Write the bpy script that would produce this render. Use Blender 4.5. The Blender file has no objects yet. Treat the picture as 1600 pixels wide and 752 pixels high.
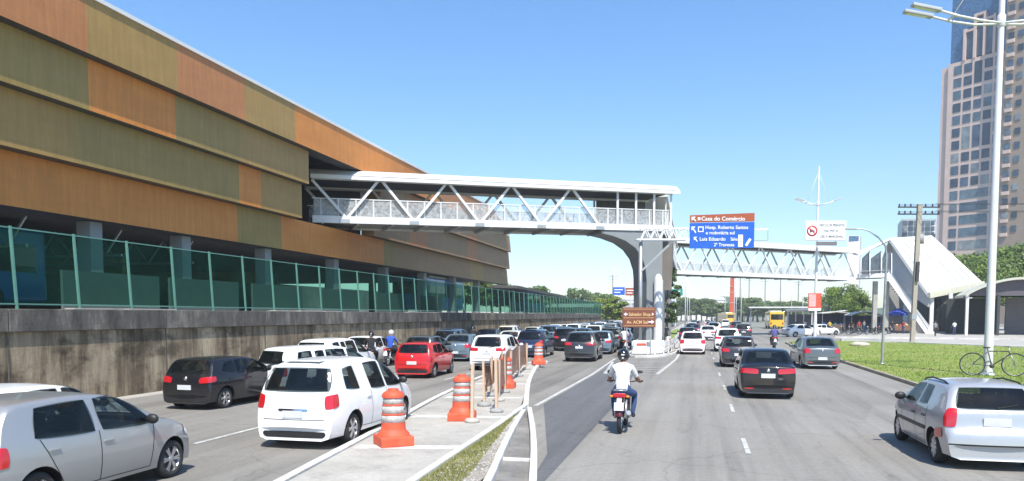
import bpy, bmesh, math, random
from math import sin, cos, tan, pi, radians, atan2, sqrt, hypot
from mathutils import Vector, Matrix
from mathutils.bvhtree import BVHTree
R = random.Random(7)
SC = bpy.context.scene
COL = SC.collection

# ------------------------------------------------------------------ camera calibration
FPX = 1200.0; PITCH = radians(3.6); PSI = math.atan(290 / 1200 * cos(PITCH)); EYE = 2.5
def ray(px, py):
    a = (px - 800) / FPX; b = -(py - 568) / FPX
    fy = cos(PITCH) + b * sin(PITCH); fz = -sin(PITCH) + b * cos(PITCH)
    return (a * cos(PSI) - fy * sin(PSI), a * sin(PSI) + fy * cos(PSI), fz)
def G(px, py, z=0.0):
    r = ray(px, py); t = (z - EYE) / r[2]
    return (r[0] * t, r[1] * t, z)
def at(px, py, d):
    r = ray(px, py); fd = -r[0] * sin(PSI) + r[1] * cos(PSI); t = d / fd
    return Vector((r[0] * t, r[1] * t, EYE + r[2] * t))

cam_d = bpy.data.cameras.new('camera'); cam = bpy.data.objects.new('camera', cam_d); COL.objects.link(cam)
cam.location = (0, 0, EYE); cam.rotation_euler = (pi / 2 - PITCH, 0, PSI)
cam_d.sensor_width = 36; cam_d.lens = 27.0; cam_d.shift_y = (568 - 376) / 1600.0
cam_d.clip_end = 6000; cam_d.clip_start = 0.05
SC.camera = cam

# ------------------------------------------------------------------ materials
def nodes(name):
    m = bpy.data.materials.new(name); m.use_nodes = True
    nt = m.node_tree; b = nt.nodes['Principled BSDF']
    return m, nt, b
def N(nt, t, **k):
    n = nt.nodes.new(t)
    for a, v in k.items():
        if a.startswith('i_'): n.inputs[a[2:].replace('_', ' ')].default_value = v
        else: setattr(n, a, v)
    return n
def ramp(nt, fac, stops):
    r = nt.nodes.new('ShaderNodeValToRGB'); e = r.color_ramp.elements
    while len(e) < len(stops): e.new(0.5)
    for i, (p, c) in enumerate(stops):
        e[i].position = p
        e[i].color = (c, c, c, 1) if isinstance(c, (int, float)) else (*c, 1)
    nt.links.new(fac, r.inputs[0]); return r.outputs[0]
def noise(nt, vec, scale, detail=4, rough=.6, mapscale=None):
    if mapscale:
        mp = N(nt, 'ShaderNodeMapping'); mp.inputs['Scale'].default_value = mapscale
        nt.links.new(vec, mp.inputs[0]); vec = mp.outputs[0]
    n = N(nt, 'ShaderNodeTexNoise'); n.inputs['Scale'].default_value = scale
    n.inputs['Detail'].default_value = detail; n.inputs['Roughness'].default_value = rough
    nt.links.new(vec, n.inputs['Vector']); return n.outputs[0]
def mix(nt, a, b, fac, mode='MIX'):
    m = N(nt, 'ShaderNodeMix', data_type='RGBA', blend_type=mode)
    for s, v in ((0, fac), (6, a), (7, b)):
        if hasattr(v, 'is_linked') or hasattr(v, 'links'): nt.links.new(v, m.inputs[s])
        else: m.inputs[s].default_value = v if s == 0 else (*v, 1)
    return m.outputs[2]
def bump(nt, b, h, strength, dist=.02):
    n = N(nt, 'ShaderNodeBump'); n.inputs['Strength'].default_value = strength; n.inputs['Distance'].default_value = dist
    nt.links.new(h, n.inputs['Height']); nt.links.new(n.outputs[0], b.inputs['Normal'])
def pos(nt): return N(nt, 'ShaderNodeNewGeometry').outputs['Position']
def obc(nt): return N(nt, 'ShaderNodeTexCoord').outputs['Object']

_mc = {}
def M(name, col, rough=.6, metal=0., coat=0., var=.12, vs=3., bmp=0., spec=.5):
    """plain material with a little procedural grime"""
    if name in _mc: return _mc[name]
    m, nt, b = nodes(name)
    v = noise(nt, obc(nt), vs, 5, .65)
    c = ramp(nt, v, [(.3, tuple(x * (1 - var) for x in col)), (.7, tuple(min(1, x * (1 + var * .6)) for x in col))])
    nt.links.new(c, b.inputs['Base Color'])
    b.inputs['Roughness'].default_value = rough; b.inputs['Metallic'].default_value = metal
    b.inputs['Coat Weight'].default_value = coat; b.inputs['Coat Roughness'].default_value = .05
    b.inputs['Specular IOR Level'].default_value = spec
    if bmp: bump(nt, b, noise(nt, obc(nt), vs * 12, 3), bmp)
    _mc[name] = m; return m
def paint(name, col, metal=0.):
    if name in _mc: return _mc[name]
    m, nt, b = nodes(name)
    dust = noise(nt, obc(nt), 2.2, 5, .7)
    z = N(nt, 'ShaderNodeSeparateXYZ'); nt.links.new(obc(nt), z.inputs[0])
    low = N(nt, 'ShaderNodeMapRange'); low.inputs['From Min'].default_value = .75; low.inputs['From Max'].default_value = .2
    nt.links.new(z.outputs[2], low.inputs[0])
    mul = N(nt, 'ShaderNodeMath', operation='MULTIPLY'); nt.links.new(low.outputs[0], mul.inputs[0]); nt.links.new(dust, mul.inputs[1])
    c = mix(nt, col, (.30, .27, .22), mul.outputs[0])
    m2 = N(nt, 'ShaderNodeMath', operation='MULTIPLY'); m2.inputs[1].default_value = .14
    nt.links.new(mul.outputs[0], m2.inputs[0])
    for l in list(nt.links):
        pass
    nt.links.new(m2.outputs[0], c.node.inputs[0])
    nt.links.new(c, b.inputs['Base Color'])
    rr = ramp(nt, dust, [(.3, .28), (.8, .5)]); nt.links.new(rr, b.inputs['Roughness'])
    b.inputs['Metallic'].default_value = metal
    b.inputs['Coat Weight'].default_value = .8; b.inputs['Coat Roughness'].default_value = .04; b.inputs['Specular IOR Level'].default_value = .12
    _mc[name] = m; return m

def m_asphalt(name, lo, hi, patch=True):
    m, nt, b = nodes(name); p = pos(nt)
    big = noise(nt, p, .16, 5, .6); fine = noise(nt, p, 9, 6, .75); grain = noise(nt, p, 70, 2, .6)
    streak = noise(nt, p, 1.0, 5, .65, (1.3, .03, 1))
    c = ramp(nt, big, [(.3, lo), (.7, hi)])
    c = mix(nt, c, (.5, .5, .5), .0)
    s = ramp(nt, streak, [(.34, .70), (.50, .98), (.70, 1.16)])
    c = mix(nt, c, s, .9, 'MULTIPLY')
    g = ramp(nt, fine, [(.3, .86), (.7, 1.1)]); c = mix(nt, c, g, 1.0, 'MULTIPLY')
    g = ramp(nt, grain, [(.3, .82), (.7, 1.16)]); c = mix(nt, c, g, 1.0, 'MULTIPLY')
    # cracks
    v = N(nt, 'ShaderNodeTexVoronoi', feature='DISTANCE_TO_EDGE'); v.inputs['Scale'].default_value = .22
    ds = N(nt, 'ShaderNodeVectorMath', operation='ADD'); nz = N(nt, 'ShaderNodeTexNoise'); nz.inputs['Scale'].default_value = .9
    nt.links.new(p, nz.inputs['Vector']); nt.links.new(p, ds.inputs[0]); nt.links.new(nz.outputs[1], ds.inputs[1])
    nt.links.new(ds.outputs[0], v.inputs['Vector'])
    cr = ramp(nt, v.outputs[0], [(.0, .72), (.008, 1.0)]); c = mix(nt, c, cr, .7, 'MULTIPLY')
    # tar / oil drips
    oil = noise(nt, p, .8, 5, .7, (2.4, .5, 1)); o = ramp(nt, oil, [(.60, 1.0), (.72, .70)]); c = mix(nt, c, o, 1.0, 'MULTIPLY')
    vp = N(nt, 'ShaderNodeTexVoronoi', distance='CHEBYCHEV'); vp.inputs['Scale'].default_value = 1.0; vp.inputs['Randomness'].default_value = .9
    mp = N(nt, 'ShaderNodeMapping'); mp.inputs['Scale'].default_value = (.28, .07, 1); nt.links.new(p, mp.inputs[0]); nt.links.new(mp.outputs[0], vp.inputs['Vector'])
    sc_ = N(nt, 'ShaderNodeSeparateColor'); nt.links.new(vp.outputs['Color'], sc_.inputs[0])
    c = mix(nt, c, ramp(nt, sc_.outputs[0], [(.0, .86), (.16, .88), (.18, 1.0), (1.0, 1.0)]), 1.0, 'MULTIPLY')
    nt.links.new(c, b.inputs['Base Color']); b.inputs['Roughness'].default_value = .88
    b.inputs['Specular IOR Level'].default_value = .3
    bump(nt, b, grain, .35, .01); return m
ASPH = m_asphalt('road_asphalt', (.235, .222, .196), (.295, .280, .248))
ASPH_L = m_asphalt('left_road_asphalt', (.20, .19, .168), (.275, .26, .228))
ASPH_D = m_asphalt('fresh_asphalt', (.118, .120, .122), (.142, .144, .146))

def m_conc(name, lo, hi, stain=.5, joints=0):
    m, nt, b = nodes(name); p = pos(nt)
    n1 = noise(nt, p, .7, 6, .65); n2 = noise(nt, p, 14, 4, .7)
    c = ramp(nt, n1, [(.32, lo), (.68, hi)])
    c = mix(nt, c, ramp(nt, n2, [(.3, .85), (.7, 1.08)]), 1.0, 'MULTIPLY')
    c = mix(nt, c, ramp(nt, noise(nt, p, 2.3, 6, .8), [(.5, 1.0), (.72, 1 - stain * .5)]), 1.0, 'MULTIPLY')
    nt.links.new(c, b.inputs['Base Color']); b.inputs['Roughness'].default_value = .9
    bump(nt, b, n2, .25, .02); return m
CONC = m_conc('pale_concrete', (.36, .34, .295), (.48, .455, .40))
CONC_D = m_conc('grey_concrete', (.26, .26, .25), (.36, .36, .35), .3)
KERB = m_conc('kerb_whitewash', (.52, .50, .45), (.74, .72, .67), .6)
EARTHK = m_conc('kerb_earthy', (.26, .22, .15), (.45, .40, .31), .6)
GROUND = m_conc('ground_earth', (.20, .20, .15), (.27, .27, .22))

def m_wall():
    m, nt, b = nodes('stained_retaining_concrete'); p = pos(nt)
    sep = N(nt, 'ShaderNodeSeparateXYZ'); nt.links.new(p, sep.inputs[0])
    base = ramp(nt, noise(nt, p, .9, 6, .65), [(.3, (.29, .225, .15)), (.55, (.41, .33, .22)), (.75, (.51, .43, .30))])
    drip = noise(nt, p, 1.5, 6, .7, (1, 1.3, .16))
    d = ramp(nt, drip, [(.40, (.24, .21, .18)), (.52, (.7, .68, .65)), (.62, (1, 1, 1))])
    c = mix(nt, base, d, .85, 'MULTIPLY')
    blot = noise(nt, p, .55, 5, .7, (1, 1, 1.6)); bl = ramp(nt, blot, [(.50, (1, 1, 1)), (.64, (.25, .23, .21))])
    c = mix(nt, c, bl, .85, 'MULTIPLY')
    moss = noise(nt, p, 3, 4, .7); c = mix(nt, c, (.07, .08, .03), 0.0)
    nt.links.new(c, b.inputs['Base Color']); b.inputs['Roughness'].default_value = .95
    bump(nt, b, noise(nt, p, 6, 6, .7), .5, .04); return m
def m_ledge():
    m, nt, b = nodes('blackened_ledge_concrete'); p = pos(nt)
    c = ramp(nt, noise(nt, p, 1.4, 6, .7, (1, 1, .4)), [(.3, (.045, .04, .035)), (.52, (.12, .108, .092)), (.75, (.32, .285, .23))])
    nt.links.new(c, b.inputs['Base Color']); b.inputs['Roughness'].default_value = .95
    bump(nt, b, noise(nt, p, 8, 5, .7), .5, .04); return m
WALLM = m_wall(); LEDGE = m_ledge()

def m_clad(name, c0, c1):
    """horizontally ribbed painted cladding"""
    m, nt, b = nodes(name); p = pos(nt)
    c = ramp(nt, noise(nt, p, .5, 5, .7, (1, .6, 2.5)), [(.3, c0), (.7, c1)])
    c = mix(nt, c, ramp(nt, noise(nt, p, 2, 5, .7, (1, 2.5, .25)), [(.4, .84), (.62, 1.04)]), .8, 'MULTIPLY')
    w = N(nt, 'ShaderNodeTexWave', wave_type='BANDS', bands_direction='Z'); w.inputs['Scale'].default_value = 2.6
    w.inputs['Distortion'].default_value = .4
    nt.links.new(p, w.inputs['Vector'])
    c = mix(nt, c, ramp(nt, w.outputs[0], [(.0, .985), (.5, 1.0)]), 1.0, 'MULTIPLY')
    nt.links.new(c, b.inputs['Base Color']); b.inputs['Roughness'].default_value = .55
    bump(nt, b, w.outputs[0], .03, .03); return m
CL_OR = m_clad('orange_cladding', (.58, .205, .035), (.68, .26, .045))
CL_OL = m_clad('olive_cladding', (.345, .212, .06), (.405, .252, .073))
CL_BR = m_clad('rust_cladding', (.43, .175, .06), (.50, .21, .07))
CL_GR = m_clad('green_olive_cladding', (.295, .20, .055), (.35, .24, .068))
CL_MX = m_clad('brown_cladding', (.30, .18, .08), (.36, .21, .09))

def glassy(name, col, rough=.04, metal=.0):
    if name in _mc: return _mc[name]
    m, nt, b = nodes(name)
    v = noise(nt, obc(nt), 1.7, 3); c = ramp(nt, v, [(.35, tuple(x * .6 for x in col)), (.7, tuple(x * 1.4 for x in col))])
    nt.links.new(c, b.inputs['Base Color']); b.inputs['Roughness'].default_value = rough; b.inputs['Metallic'].default_value = metal
    b.inputs['Coat Weight'].default_value = .5; b.inputs['Coat Roughness'].default_value = .02
    _mc[name] = m; return m
WIN = glassy('tinted_window_glass', (.018, .022, .026))
def m_carglass():
    m, nt, b = nodes('car_glass')
    b.inputs['Base Color'].default_value = (.012, .016, .018, 1); b.inputs['Roughness'].default_value = .03; b.inputs['Coat Weight'].default_value = .6
    t = N(nt, 'ShaderNodeBsdfTransparent'); t.inputs[0].default_value = (.50, .56, .55, 1)
    mx = N(nt, 'ShaderNodeMixShader'); f = ramp(nt, noise(nt, obc(nt), 1.3, 3), [(.35, .30), (.65, .48)]); nt.links.new(f, mx.inputs[0])
    nt.links.new(t.outputs[0], mx.inputs[1]); nt.links.new(b.outputs[0], mx.inputs[2])
    nt.links.new(mx.outputs[0], nt.nodes['Material Output'].inputs[0]); return m
CGL = m_carglass()
WIN_B = glassy('reflective_window_glass', (.06, .075, .10), .05)
def m_green():
    m, nt, b = nodes('green_mesh_screen')
    t = N(nt, 'ShaderNodeBsdfTransparent'); t.inputs[0].default_value = (.27, .54, .44, 1)
    g = N(nt, 'ShaderNodeBsdfPrincipled'); g.inputs['Base Color'].default_value = (.012, .09, .06, 1); g.inputs['Roughness'].default_value = .45; g.inputs['Specular IOR Level'].default_value = .15
    mx = N(nt, 'ShaderNodeMixShader')
    f = ramp(nt, noise(nt, pos(nt), .8, 4, .6), [(.3, .06), (.7, .22)]); nt.links.new(f, mx.inputs[0])
    nt.links.new(t.outputs[0], mx.inputs[1]); nt.links.new(g.outputs[0], mx.inputs[2])
    nt.links.new(mx.outputs[0], nt.nodes['Material Output'].inputs[0]); return m
GREENM = m_green()
def m_net(name, col, a):
    m, nt, b = nodes(name); b.inputs['Base Color'].default_value = (*col, 1)
    t = N(nt, 'ShaderNodeBsdfTransparent'); mx = N(nt, 'ShaderNodeMixShader')
    f = ramp(nt, noise(nt, pos(nt), 6, 4, .7), [(.35, a - .2), (.65, a + .2)]); nt.links.new(f, mx.inputs[0])
    nt.links.new(t.outputs[0], mx.inputs[1]); nt.links.new(b.outputs[0], mx.inputs[2])
    nt.links.new(mx.outputs[0], nt.nodes['Material Output'].inputs[0]); return m
def m_leaf(name, c0, c1):
    m, nt, b = nodes(name)
    oi = N(nt, 'ShaderNodeObjectInfo')
    c = ramp(nt, noise(nt, pos(nt), 1.3, 4, .7), [(.3, c0), (.7, c1)])
    nt.links.new(c, b.inputs['Base Color']); b.inputs['Roughness'].default_value = .6
    tr = N(nt, 'ShaderNodeBsdfTranslucent'); nt.links.new(c, tr.inputs[0])
    mx = N(nt, 'ShaderNodeMixShader'); mx.inputs[0].default_value = .3
    nt.links.new(b.outputs[0], mx.inputs[1]); nt.links.new(tr.outputs[0], mx.inputs[2])
    nt.links.new(mx.outputs[0], nt.nodes['Material Output'].inputs[0]); return m
LEAF_A = m_leaf('leaf_bright', (.17, .26, .025), (.28, .38, .05)); LEAF_B = m_leaf('leaf_mid', (.10, .17, .025), (.17, .25, .04))
LEAF_C = m_leaf('leaf_dark', (.05, .09, .02), (.08, .13, .03)); LEAF_Y = m_leaf('leaf_yellow', (.22, .24, .05), (.32, .33, .08))
LEAF_F = m_leaf('leaf_far', (.13, .17, .07), (.20, .24, .11))
GRASSB = m_leaf('grass_blades', (.20, .31, .035), (.34, .44, .08)); GRASSY = m_leaf('dry_grass_blades', (.24, .25, .07), (.38, .37, .13))
BARK = M('bark', (.16, .12, .08), .9, bmp=.5)
def m_lawn():
    m, nt, b = nodes('lawn_turf'); p = pos(nt)
    c = ramp(nt, noise(nt, p, .35, 6, .7), [(.3, (.15, .23, .03)), (.50, (.24, .31, .05)), (.68, (.38, .34, .13))])
    c = mix(nt, c, ramp(nt, noise(nt, p, 9, 5, .8), [(.3, .75), (.7, 1.15)]), 1.0, 'MULTIPLY')
    nt.links.new(c, b.inputs['Base Color']); b.inputs['Roughness'].default_value = .95
    bump(nt, b, noise(nt, p, 20, 4, .8), .9, .06); return m
LAWN = m_lawn()
WHITE = M('white_steel_paint', (.70, .70, .69), .45, var=.07, vs=1.5); WHITE2 = M('white_roof_sheet', (.72, .71, .69), .4, var=.06, vs=.6)
GREYP = M('grey_steel_paint', (.42, .43, .43), .5, var=.08); DARKM = M('dark_steel', (.05, .05, .05), .5); STEEL = M('galvanised_steel', (.45, .46, .46), .4, .6)
BLACKP = M('black_plastic', (.02, .02, .02), .5); RUBBER = M('tyre_rubber', (.03, .03, .03), .85); ALLOY_D = M('shaded_alloy', (.16, .16, .165), .4, .6); ALLOY = M('alloy_rim', (.55, .55, .56), .3, .8)
CHROME = M('chrome', (.75, .75, .76), .12, 1.); PLATE = M('plate_grey', (.62, .63, .64), .5); RED_L = M('red_lamp_lens', (.50, .012, .018), .15, 0, .8)
WHT_L = M('clear_lamp_lens', (.7, .7, .72), .12, .2, .8); AMB_L = M('amber_lens', (.7, .22, .02), .2)
ORANGE = M('orange_barrel_plastic', (.70, .105, .045), .6, var=.3, vs=4); REFL = M('reflective_band', (.56, .54, .51), .35, .2, var=.3, vs=9)
WOOD = M('pale_post_wood', (.62, .45, .32), .8, vs=6); COLM = M('column_grey', (.24, .26, .27), .6, var=.07, vs=.8)

# ------------------------------------------------------------------ mesh builder
class MB:
    def __init__(s): s.v = []; s.f = []; s.m = []; s.sm = []
    def add(s, vs, fs, mi=0, smooth=False):
        o = len(s.v); s.v += [tuple(v) for v in vs]
        for f in fs: s.f.append(tuple(i + o for i in f)); s.m.append(mi); s.sm.append(smooth)
        return s
    def box(s, x0, x1, y0, y1, z0, z1, mi=0, mat=None):
        vs = [(x, y, z) for z in (z0, z1) for y in (y0, y1) for x in (x0, x1)]
        if mat: vs = [mat @ Vector(v) for v in vs]
        return s.add(vs, [(0, 2, 3, 1), (4, 5, 7, 6), (0, 1, 5, 4), (2, 6, 7, 3), (0, 4, 6, 2), (1, 3, 7, 5)], mi)
    def bar(s, a, b, w, h=None, mi=0, up=(0, 0, 1)):
        a = Vector(a); b = Vector(b); h = h or w; d = (b - a).normalized(); u = Vector(up)
        if abs(d.dot(u)) > .98: u = Vector((0, 1, 0))
        x = d.cross(u).normalized(); z = x.cross(d).normalized()
        vs = [p + x * i * w / 2 + z * j * h / 2 for p in (a, b) for i, j in ((-1, -1), (1, -1), (1, 1), (-1, 1))]
        return s.add(vs, [(3, 2, 1, 0), (4, 5, 6, 7), (0, 1, 5, 4), (1, 2, 6, 5), (2, 3, 7, 6), (3, 0, 4, 7)], mi)
    def tube(s, pts, r, n=8, mi=0, cap=True):
        pts = [Vector(p) for p in pts]; rs = r if isinstance(r, (list, tuple)) else [r] * len(pts)
        vs = []; ref = None
        for i, p in enumerate(pts):
            d = (pts[min(i + 1, len(pts) - 1)] - pts[max(i - 1, 0)]).normalized()
            if ref is None: ref = Vector((0, 0, 1)) if abs(d.z) < .9 else Vector((0, 1, 0))
            x = d.cross(ref).normalized(); y = x.cross(d).normalized(); ref = y if abs(d.dot(y)) < .9 else ref
            vs += [p + (x * cos(2 * pi * k / n) + y * sin(2 * pi * k / n)) * rs[i] for k in range(n)]
        fs = [(i * n + k, i * n + (k + 1) % n, (i + 1) * n + (k + 1) % n, (i + 1) * n + k) for i in range(len(pts) - 1) for k in range(n)]
        s.add(vs, fs, mi, True)
        if cap:
            o = len(s.v) - len(vs)
            s.f += [tuple(o + k for k in reversed(range(n))), tuple(o + (len(pts) - 1) * n + k for k in range(n))]; s.m += [mi] * 2; s.sm += [False] * 2
        return s
    def lathe(s, prof, n=20, mi=0, c=(0, 0, 0), axis='z', smooth=True):
        vs = []
        for r, h in prof:
            for k in range(n):
                a = 2 * pi * k / n; p = (r * cos(a), r * sin(a), h)
                if axis == 'x': p = (h, r * cos(a), r * sin(a))
                if axis == 'y': p = (r * cos(a), h, r * sin(a))
                vs.append((p[0] + c[0], p[1] + c[1], p[2] + c[2]))
        fs = [(i * n + k, i * n + (k + 1) % n, (i + 1) * n + (k + 1) % n, (i + 1) * n + k) for i in range(len(prof) - 1) for k in range(n)]
        return s.add(vs, fs, mi, smooth)
    def ell(s, c, rx, ry, rz, n=14, m=8, mi=0, mat=None):
        vs = []; fs = []
        for i in range(m + 1):
            t = pi * i / m
            for k in range(n):
                a = 2 * pi * k / n; p = Vector((rx * sin(t) * cos(a), ry * sin(t) * sin(a), rz * cos(t)))
                if mat: p = mat @ p
                vs.append(p + Vector(c))
        fs = [(i * n + k, i * n + (k + 1) % n, (i + 1) * n + (k + 1) % n, (i + 1) * n + k)[::-1] for i in range(m) for k in range(n)]
        return s.add(vs, fs, mi, True)
    def prism(s, poly, ext, mi=0):
        """poly: 3-D points, extruded by vector ext"""
        n = len(poly); e = Vector(ext); a = [Vector(p) for p in poly]
        return s.add(a + [p + e for p in a], [tuple(range(n))[::-1], tuple(range(n, 2 * n))] + [(i, (i + 1) % n, n + (i + 1) % n, n + i) for i in range(n)], mi)
    def mesh(s, name, mats):
        me = bpy.data.meshes.new(name); me.from_pydata(s.v, [], s.f)
        for m in (mats if isinstance(mats, (list, tuple)) else [mats]): me.materials.append(m)
        me.polygons.foreach_set('material_index', s.m); me.polygons.foreach_set('use_smooth', s.sm); me.update()
        return me
    def build(s, name, mats, parent=None, loc=None, fix=True):
        me = s.mesh(name, mats)
        if fix:
            bm = bmesh.new(); bm.from_mesh(me); bmesh.ops.recalc_face_normals(bm, faces=bm.faces); bm.to_mesh(me); bm.free()
        return put(name, me, parent, loc)
def put(name, me, parent=None, loc=None):
    o = bpy.data.objects.new(name, me); COL.objects.link(o)
    if parent: o.parent = parent
    if loc: o.location = loc
    return o
def bevel(o, w=.02, seg=2, ang=40):
    bm = bmesh.new(); bm.from_mesh(o.data); bmesh.ops.remove_doubles(bm, verts=bm.verts, dist=1e-5)
    es = [e for e in bm.edges if len(e.link_faces) == 2 and e.calc_face_angle(0) > radians(ang)]
    bmesh.ops.bevel(bm, geom=es, offset=w, segments=seg, profile=.6, affect='EDGES', clamp_overlap=True)
    bm.to_mesh(o.data); bm.free(); return o
def smooth(o, ang=35):
    me = o.data; me.polygons.foreach_set('use_smooth', [True] * len(me.polygons)); me.set_sharp_from_angle(angle=radians(ang)); return o
def tag(o, label=None, cat=None, group=None, kind=None):
    if label:
        o['label'] = label
        if len(label.split()) > 16 or len(label.split()) < 4: print('LABEL', len(label.split()), label)
    if cat: o['category'] = cat
    if group: o['group'] = group
    if kind: o['kind'] = kind
    return o
def thing(name, label, cat, loc=(0, 0, 0), rz=0, group=None):
    o = bpy.data.objects.new(name, None); COL.objects.link(o); o.location = loc; o.rotation_euler = (0, 0, rz); o.empty_display_size = .2
    return tag(o, label, cat, group)
def clone(o, parent=None, loc=None, rz=None, label=None, group=None):
    c = o.copy(); COL.objects.link(c)
    if parent: c.parent = parent
    if loc is not None: c.location = loc
    if rz is not None: c.rotation_euler = (0, 0, rz)
    if label: c['label'] = label
    if group: c['group'] = group
    for ch in list(o.children): clone(ch, c)
    return c
def sheet(name, poly, z, m, kind='structure', th=None, zb=-.3):
    b = MB()
    if th is None:
        b.add([(x, y, z) for x, y in poly], [tuple(range(len(poly)))])
        bm_o = b.build(name, m, fix=False)
        bm = bmesh.new(); bm.from_mesh(bm_o.data)
        for f in bm.faces:
            f.normal_update()
            if f.normal.z < 0: f.normal_flip()
        bmesh.ops.triangulate(bm, faces=bm.faces); bm.to_mesh(bm_o.data); bm.free()
    else:
        b.prism([(x, y, zb) for x, y in poly], (0, 0, z - zb)); bm_o = b.build(name, m)
    return tag(bm_o, kind=kind)
def textmesh(s, size, align='LEFT', bold=0.0, ext=.006):
    cu = bpy.data.curves.new('t', 'FONT'); cu.body = s; cu.size = size; cu.align_x = align; cu.extrude = ext; cu.offset = bold; cu.resolution_u = 3
    o = bpy.data.objects.new('t', cu); COL.objects.link(o); bpy.context.view_layer.update()
    me = bpy.data.meshes.new_from_object(o.evaluated_get(bpy.context.evaluated_depsgraph_get())); bpy.data.objects.remove(o); return me
def lettering(name, lines, m, parent, y=-.02):
    """lines: (text, x, z, size, align); text faces -Y in the parent's frame"""
    for s, x, z, size, al, *sx in lines:
        b = MB()
        me = textmesh(s, size, al, size * .012); k = sx[0] if sx else 1
        b.add([(v.co.x * k + x, y - v.co.z, v.co.y + z) for v in me.vertices], [tuple(p.vertices) for p in me.polygons])
        b.build(name, m, parent, fix=False)
# ------------------------------------------------------------------ vehicles
def chaikin(p, n=2):
    for _ in range(n):
        q = [p[0]]
        for a, b in zip(p, p[1:]):
            q.append((a[0] * .75 + b[0] * .25, a[1] * .75 + b[1] * .25)); q.append((a[0] * .25 + b[0] * .75, a[1] * .25 + b[1] * .75))
        q.append(p[-1]); p = q
    return p
def interp(p, x):
    if x <= p[0][0]: return p[0][1]
    for a, b in zip(p, p[1:]):
        if x <= b[0]:
            t = (x - a[0]) / max(1e-9, b[0] - a[0]); return a[1] * (1 - t) + b[1] * t
    return p[-1][1]
class Shell:
    """car body surface: lofted sections along the length"""
    def __init__(s, L, W, prof, belt, tumble=.22, zb=.17, r=.09, pf=.16, pr=.09, bowf=.2, bowr=.10, rf=None):
        s.L = L; s.W = W; s.zb = zb; s.belt = belt; s.tumble = tumble; s.r = r; s.pf = pf; s.pr = pr; s.bowf = bowf; s.bowr = bowr
        s.prof = chaikin(prof, 2); s.H = max(z for _, z in prof)
        # stations
        st = []
        for a, b in zip(s.prof, s.prof[1:]):
            n = max(1, int(hypot(b[0] - a[0], b[1] - a[1]) / .16))
            for i in range(n): st.append((a[0] + (b[0] - a[0]) * i / n, a[1] + (b[1] - a[1]) * i / n))
        st.append(s.prof[-1]); s.st = st
    def plan(s, q):
        h = s.L / 2
        if q > 0: t = max(0, (q - h * .35) / (h * .65)); return 1 - s.pf * t ** 2.4
        t = max(0, (-q - h * .45) / (h * .55)); return 1 - s.pr * t ** 2.4
    def w(s, q, z):
        pts = [(s.zb, .90), (.30, .955), (.5, .995), (.68, 1.0), (.82, .985), (s.belt, .955), (s.belt + .02, .945), (s.H, .955 - s.tumble)]
        return s.W / 2 * s.plan(q) * interp(pts, z)
    def warp(s, q, x):
        h = s.L / 2; k = (x / (s.W / 2)) ** 2
        tf = max(0, min(1, (q - h * .45) / (h * .55))); tr = max(0, min(1, (-q - h * .55) / (h * .45)))
        return q - s.bowf * k * tf * tf + s.bowr * k * tr * tr
    def section(s, q, zt):
        r = min(s.r, (zt - s.zb) * .3); zc = zt - r; zbelt = min(s.belt, zc - .03)
        L = [s.zb + .0, s.zb + .05]; L += [min(v, s.zb + (zbelt - s.zb) * k) for v, k in ((.35, .3), (.52, .5), (.68, .7), (.80, .86))]; L = sorted(L)
        zs = L + [zbelt + (zc - zbelt) * j / 4 for j in range(5)]
        pts = [(0, s.zb)] + [(s.w(q, s.zb) * .82, s.zb)] + [(s.w(q, z), z) for z in zs[1:]]
        w0 = s.w(q, zc); r2 = min(r * 1.5, w0 * .5); w1 = w0 - r2
        cr = .035 * (w1 / (s.W / 2))
        for a in (22, 45, 68, 90): t = radians(a); pts.append((w1 + r2 * cos(t), zc + (r - cr) * sin(t)))
        for k in (.75, .5, .25, 0): pts.append((w1 * k, zt - cr * k * k))
        return pts
    def mesh(s):
        vs = []; fs = []; n = None
        for q, zt in s.st:
            p = s.section(q, zt); full = p + [(-x, z) for x, z in reversed(p[1:-1])]; n = len(full)
            vs += [(x, s.warp(q, x), z) for x, z in full]
        m = len(s.st)
        for i in range(m - 1):
            for k in range(n): fs.append((i * n + k, i * n + (k + 1) % n, (i + 1) * n + (k + 1) % n, (i + 1) * n + k))
        h = n // 2
        for base in (0, (m - 1) * n):
            for k in range(1, h): # cap by strips mirrored
                a, b = base + k, base + k + 1; c, d = base + (n - k - 1) % n, base + (n - k) % n
                if k + 1 == h: fs.append((a, base + h, d))
                elif k == 1: fs.append((base, a, d)); fs.append((a, b, c, d))
                else: fs.append((a, b, c, d))
        return vs, fs
def fix_cap(me):
    bm = bmesh.new(); bm.from_mesh(me); bmesh.ops.remove_doubles(bm, verts=bm.verts, dist=1e-5)
    bmesh.ops.recalc_face_normals(bm, faces=bm.faces); bm.to_mesh(me); bm.free()

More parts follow.
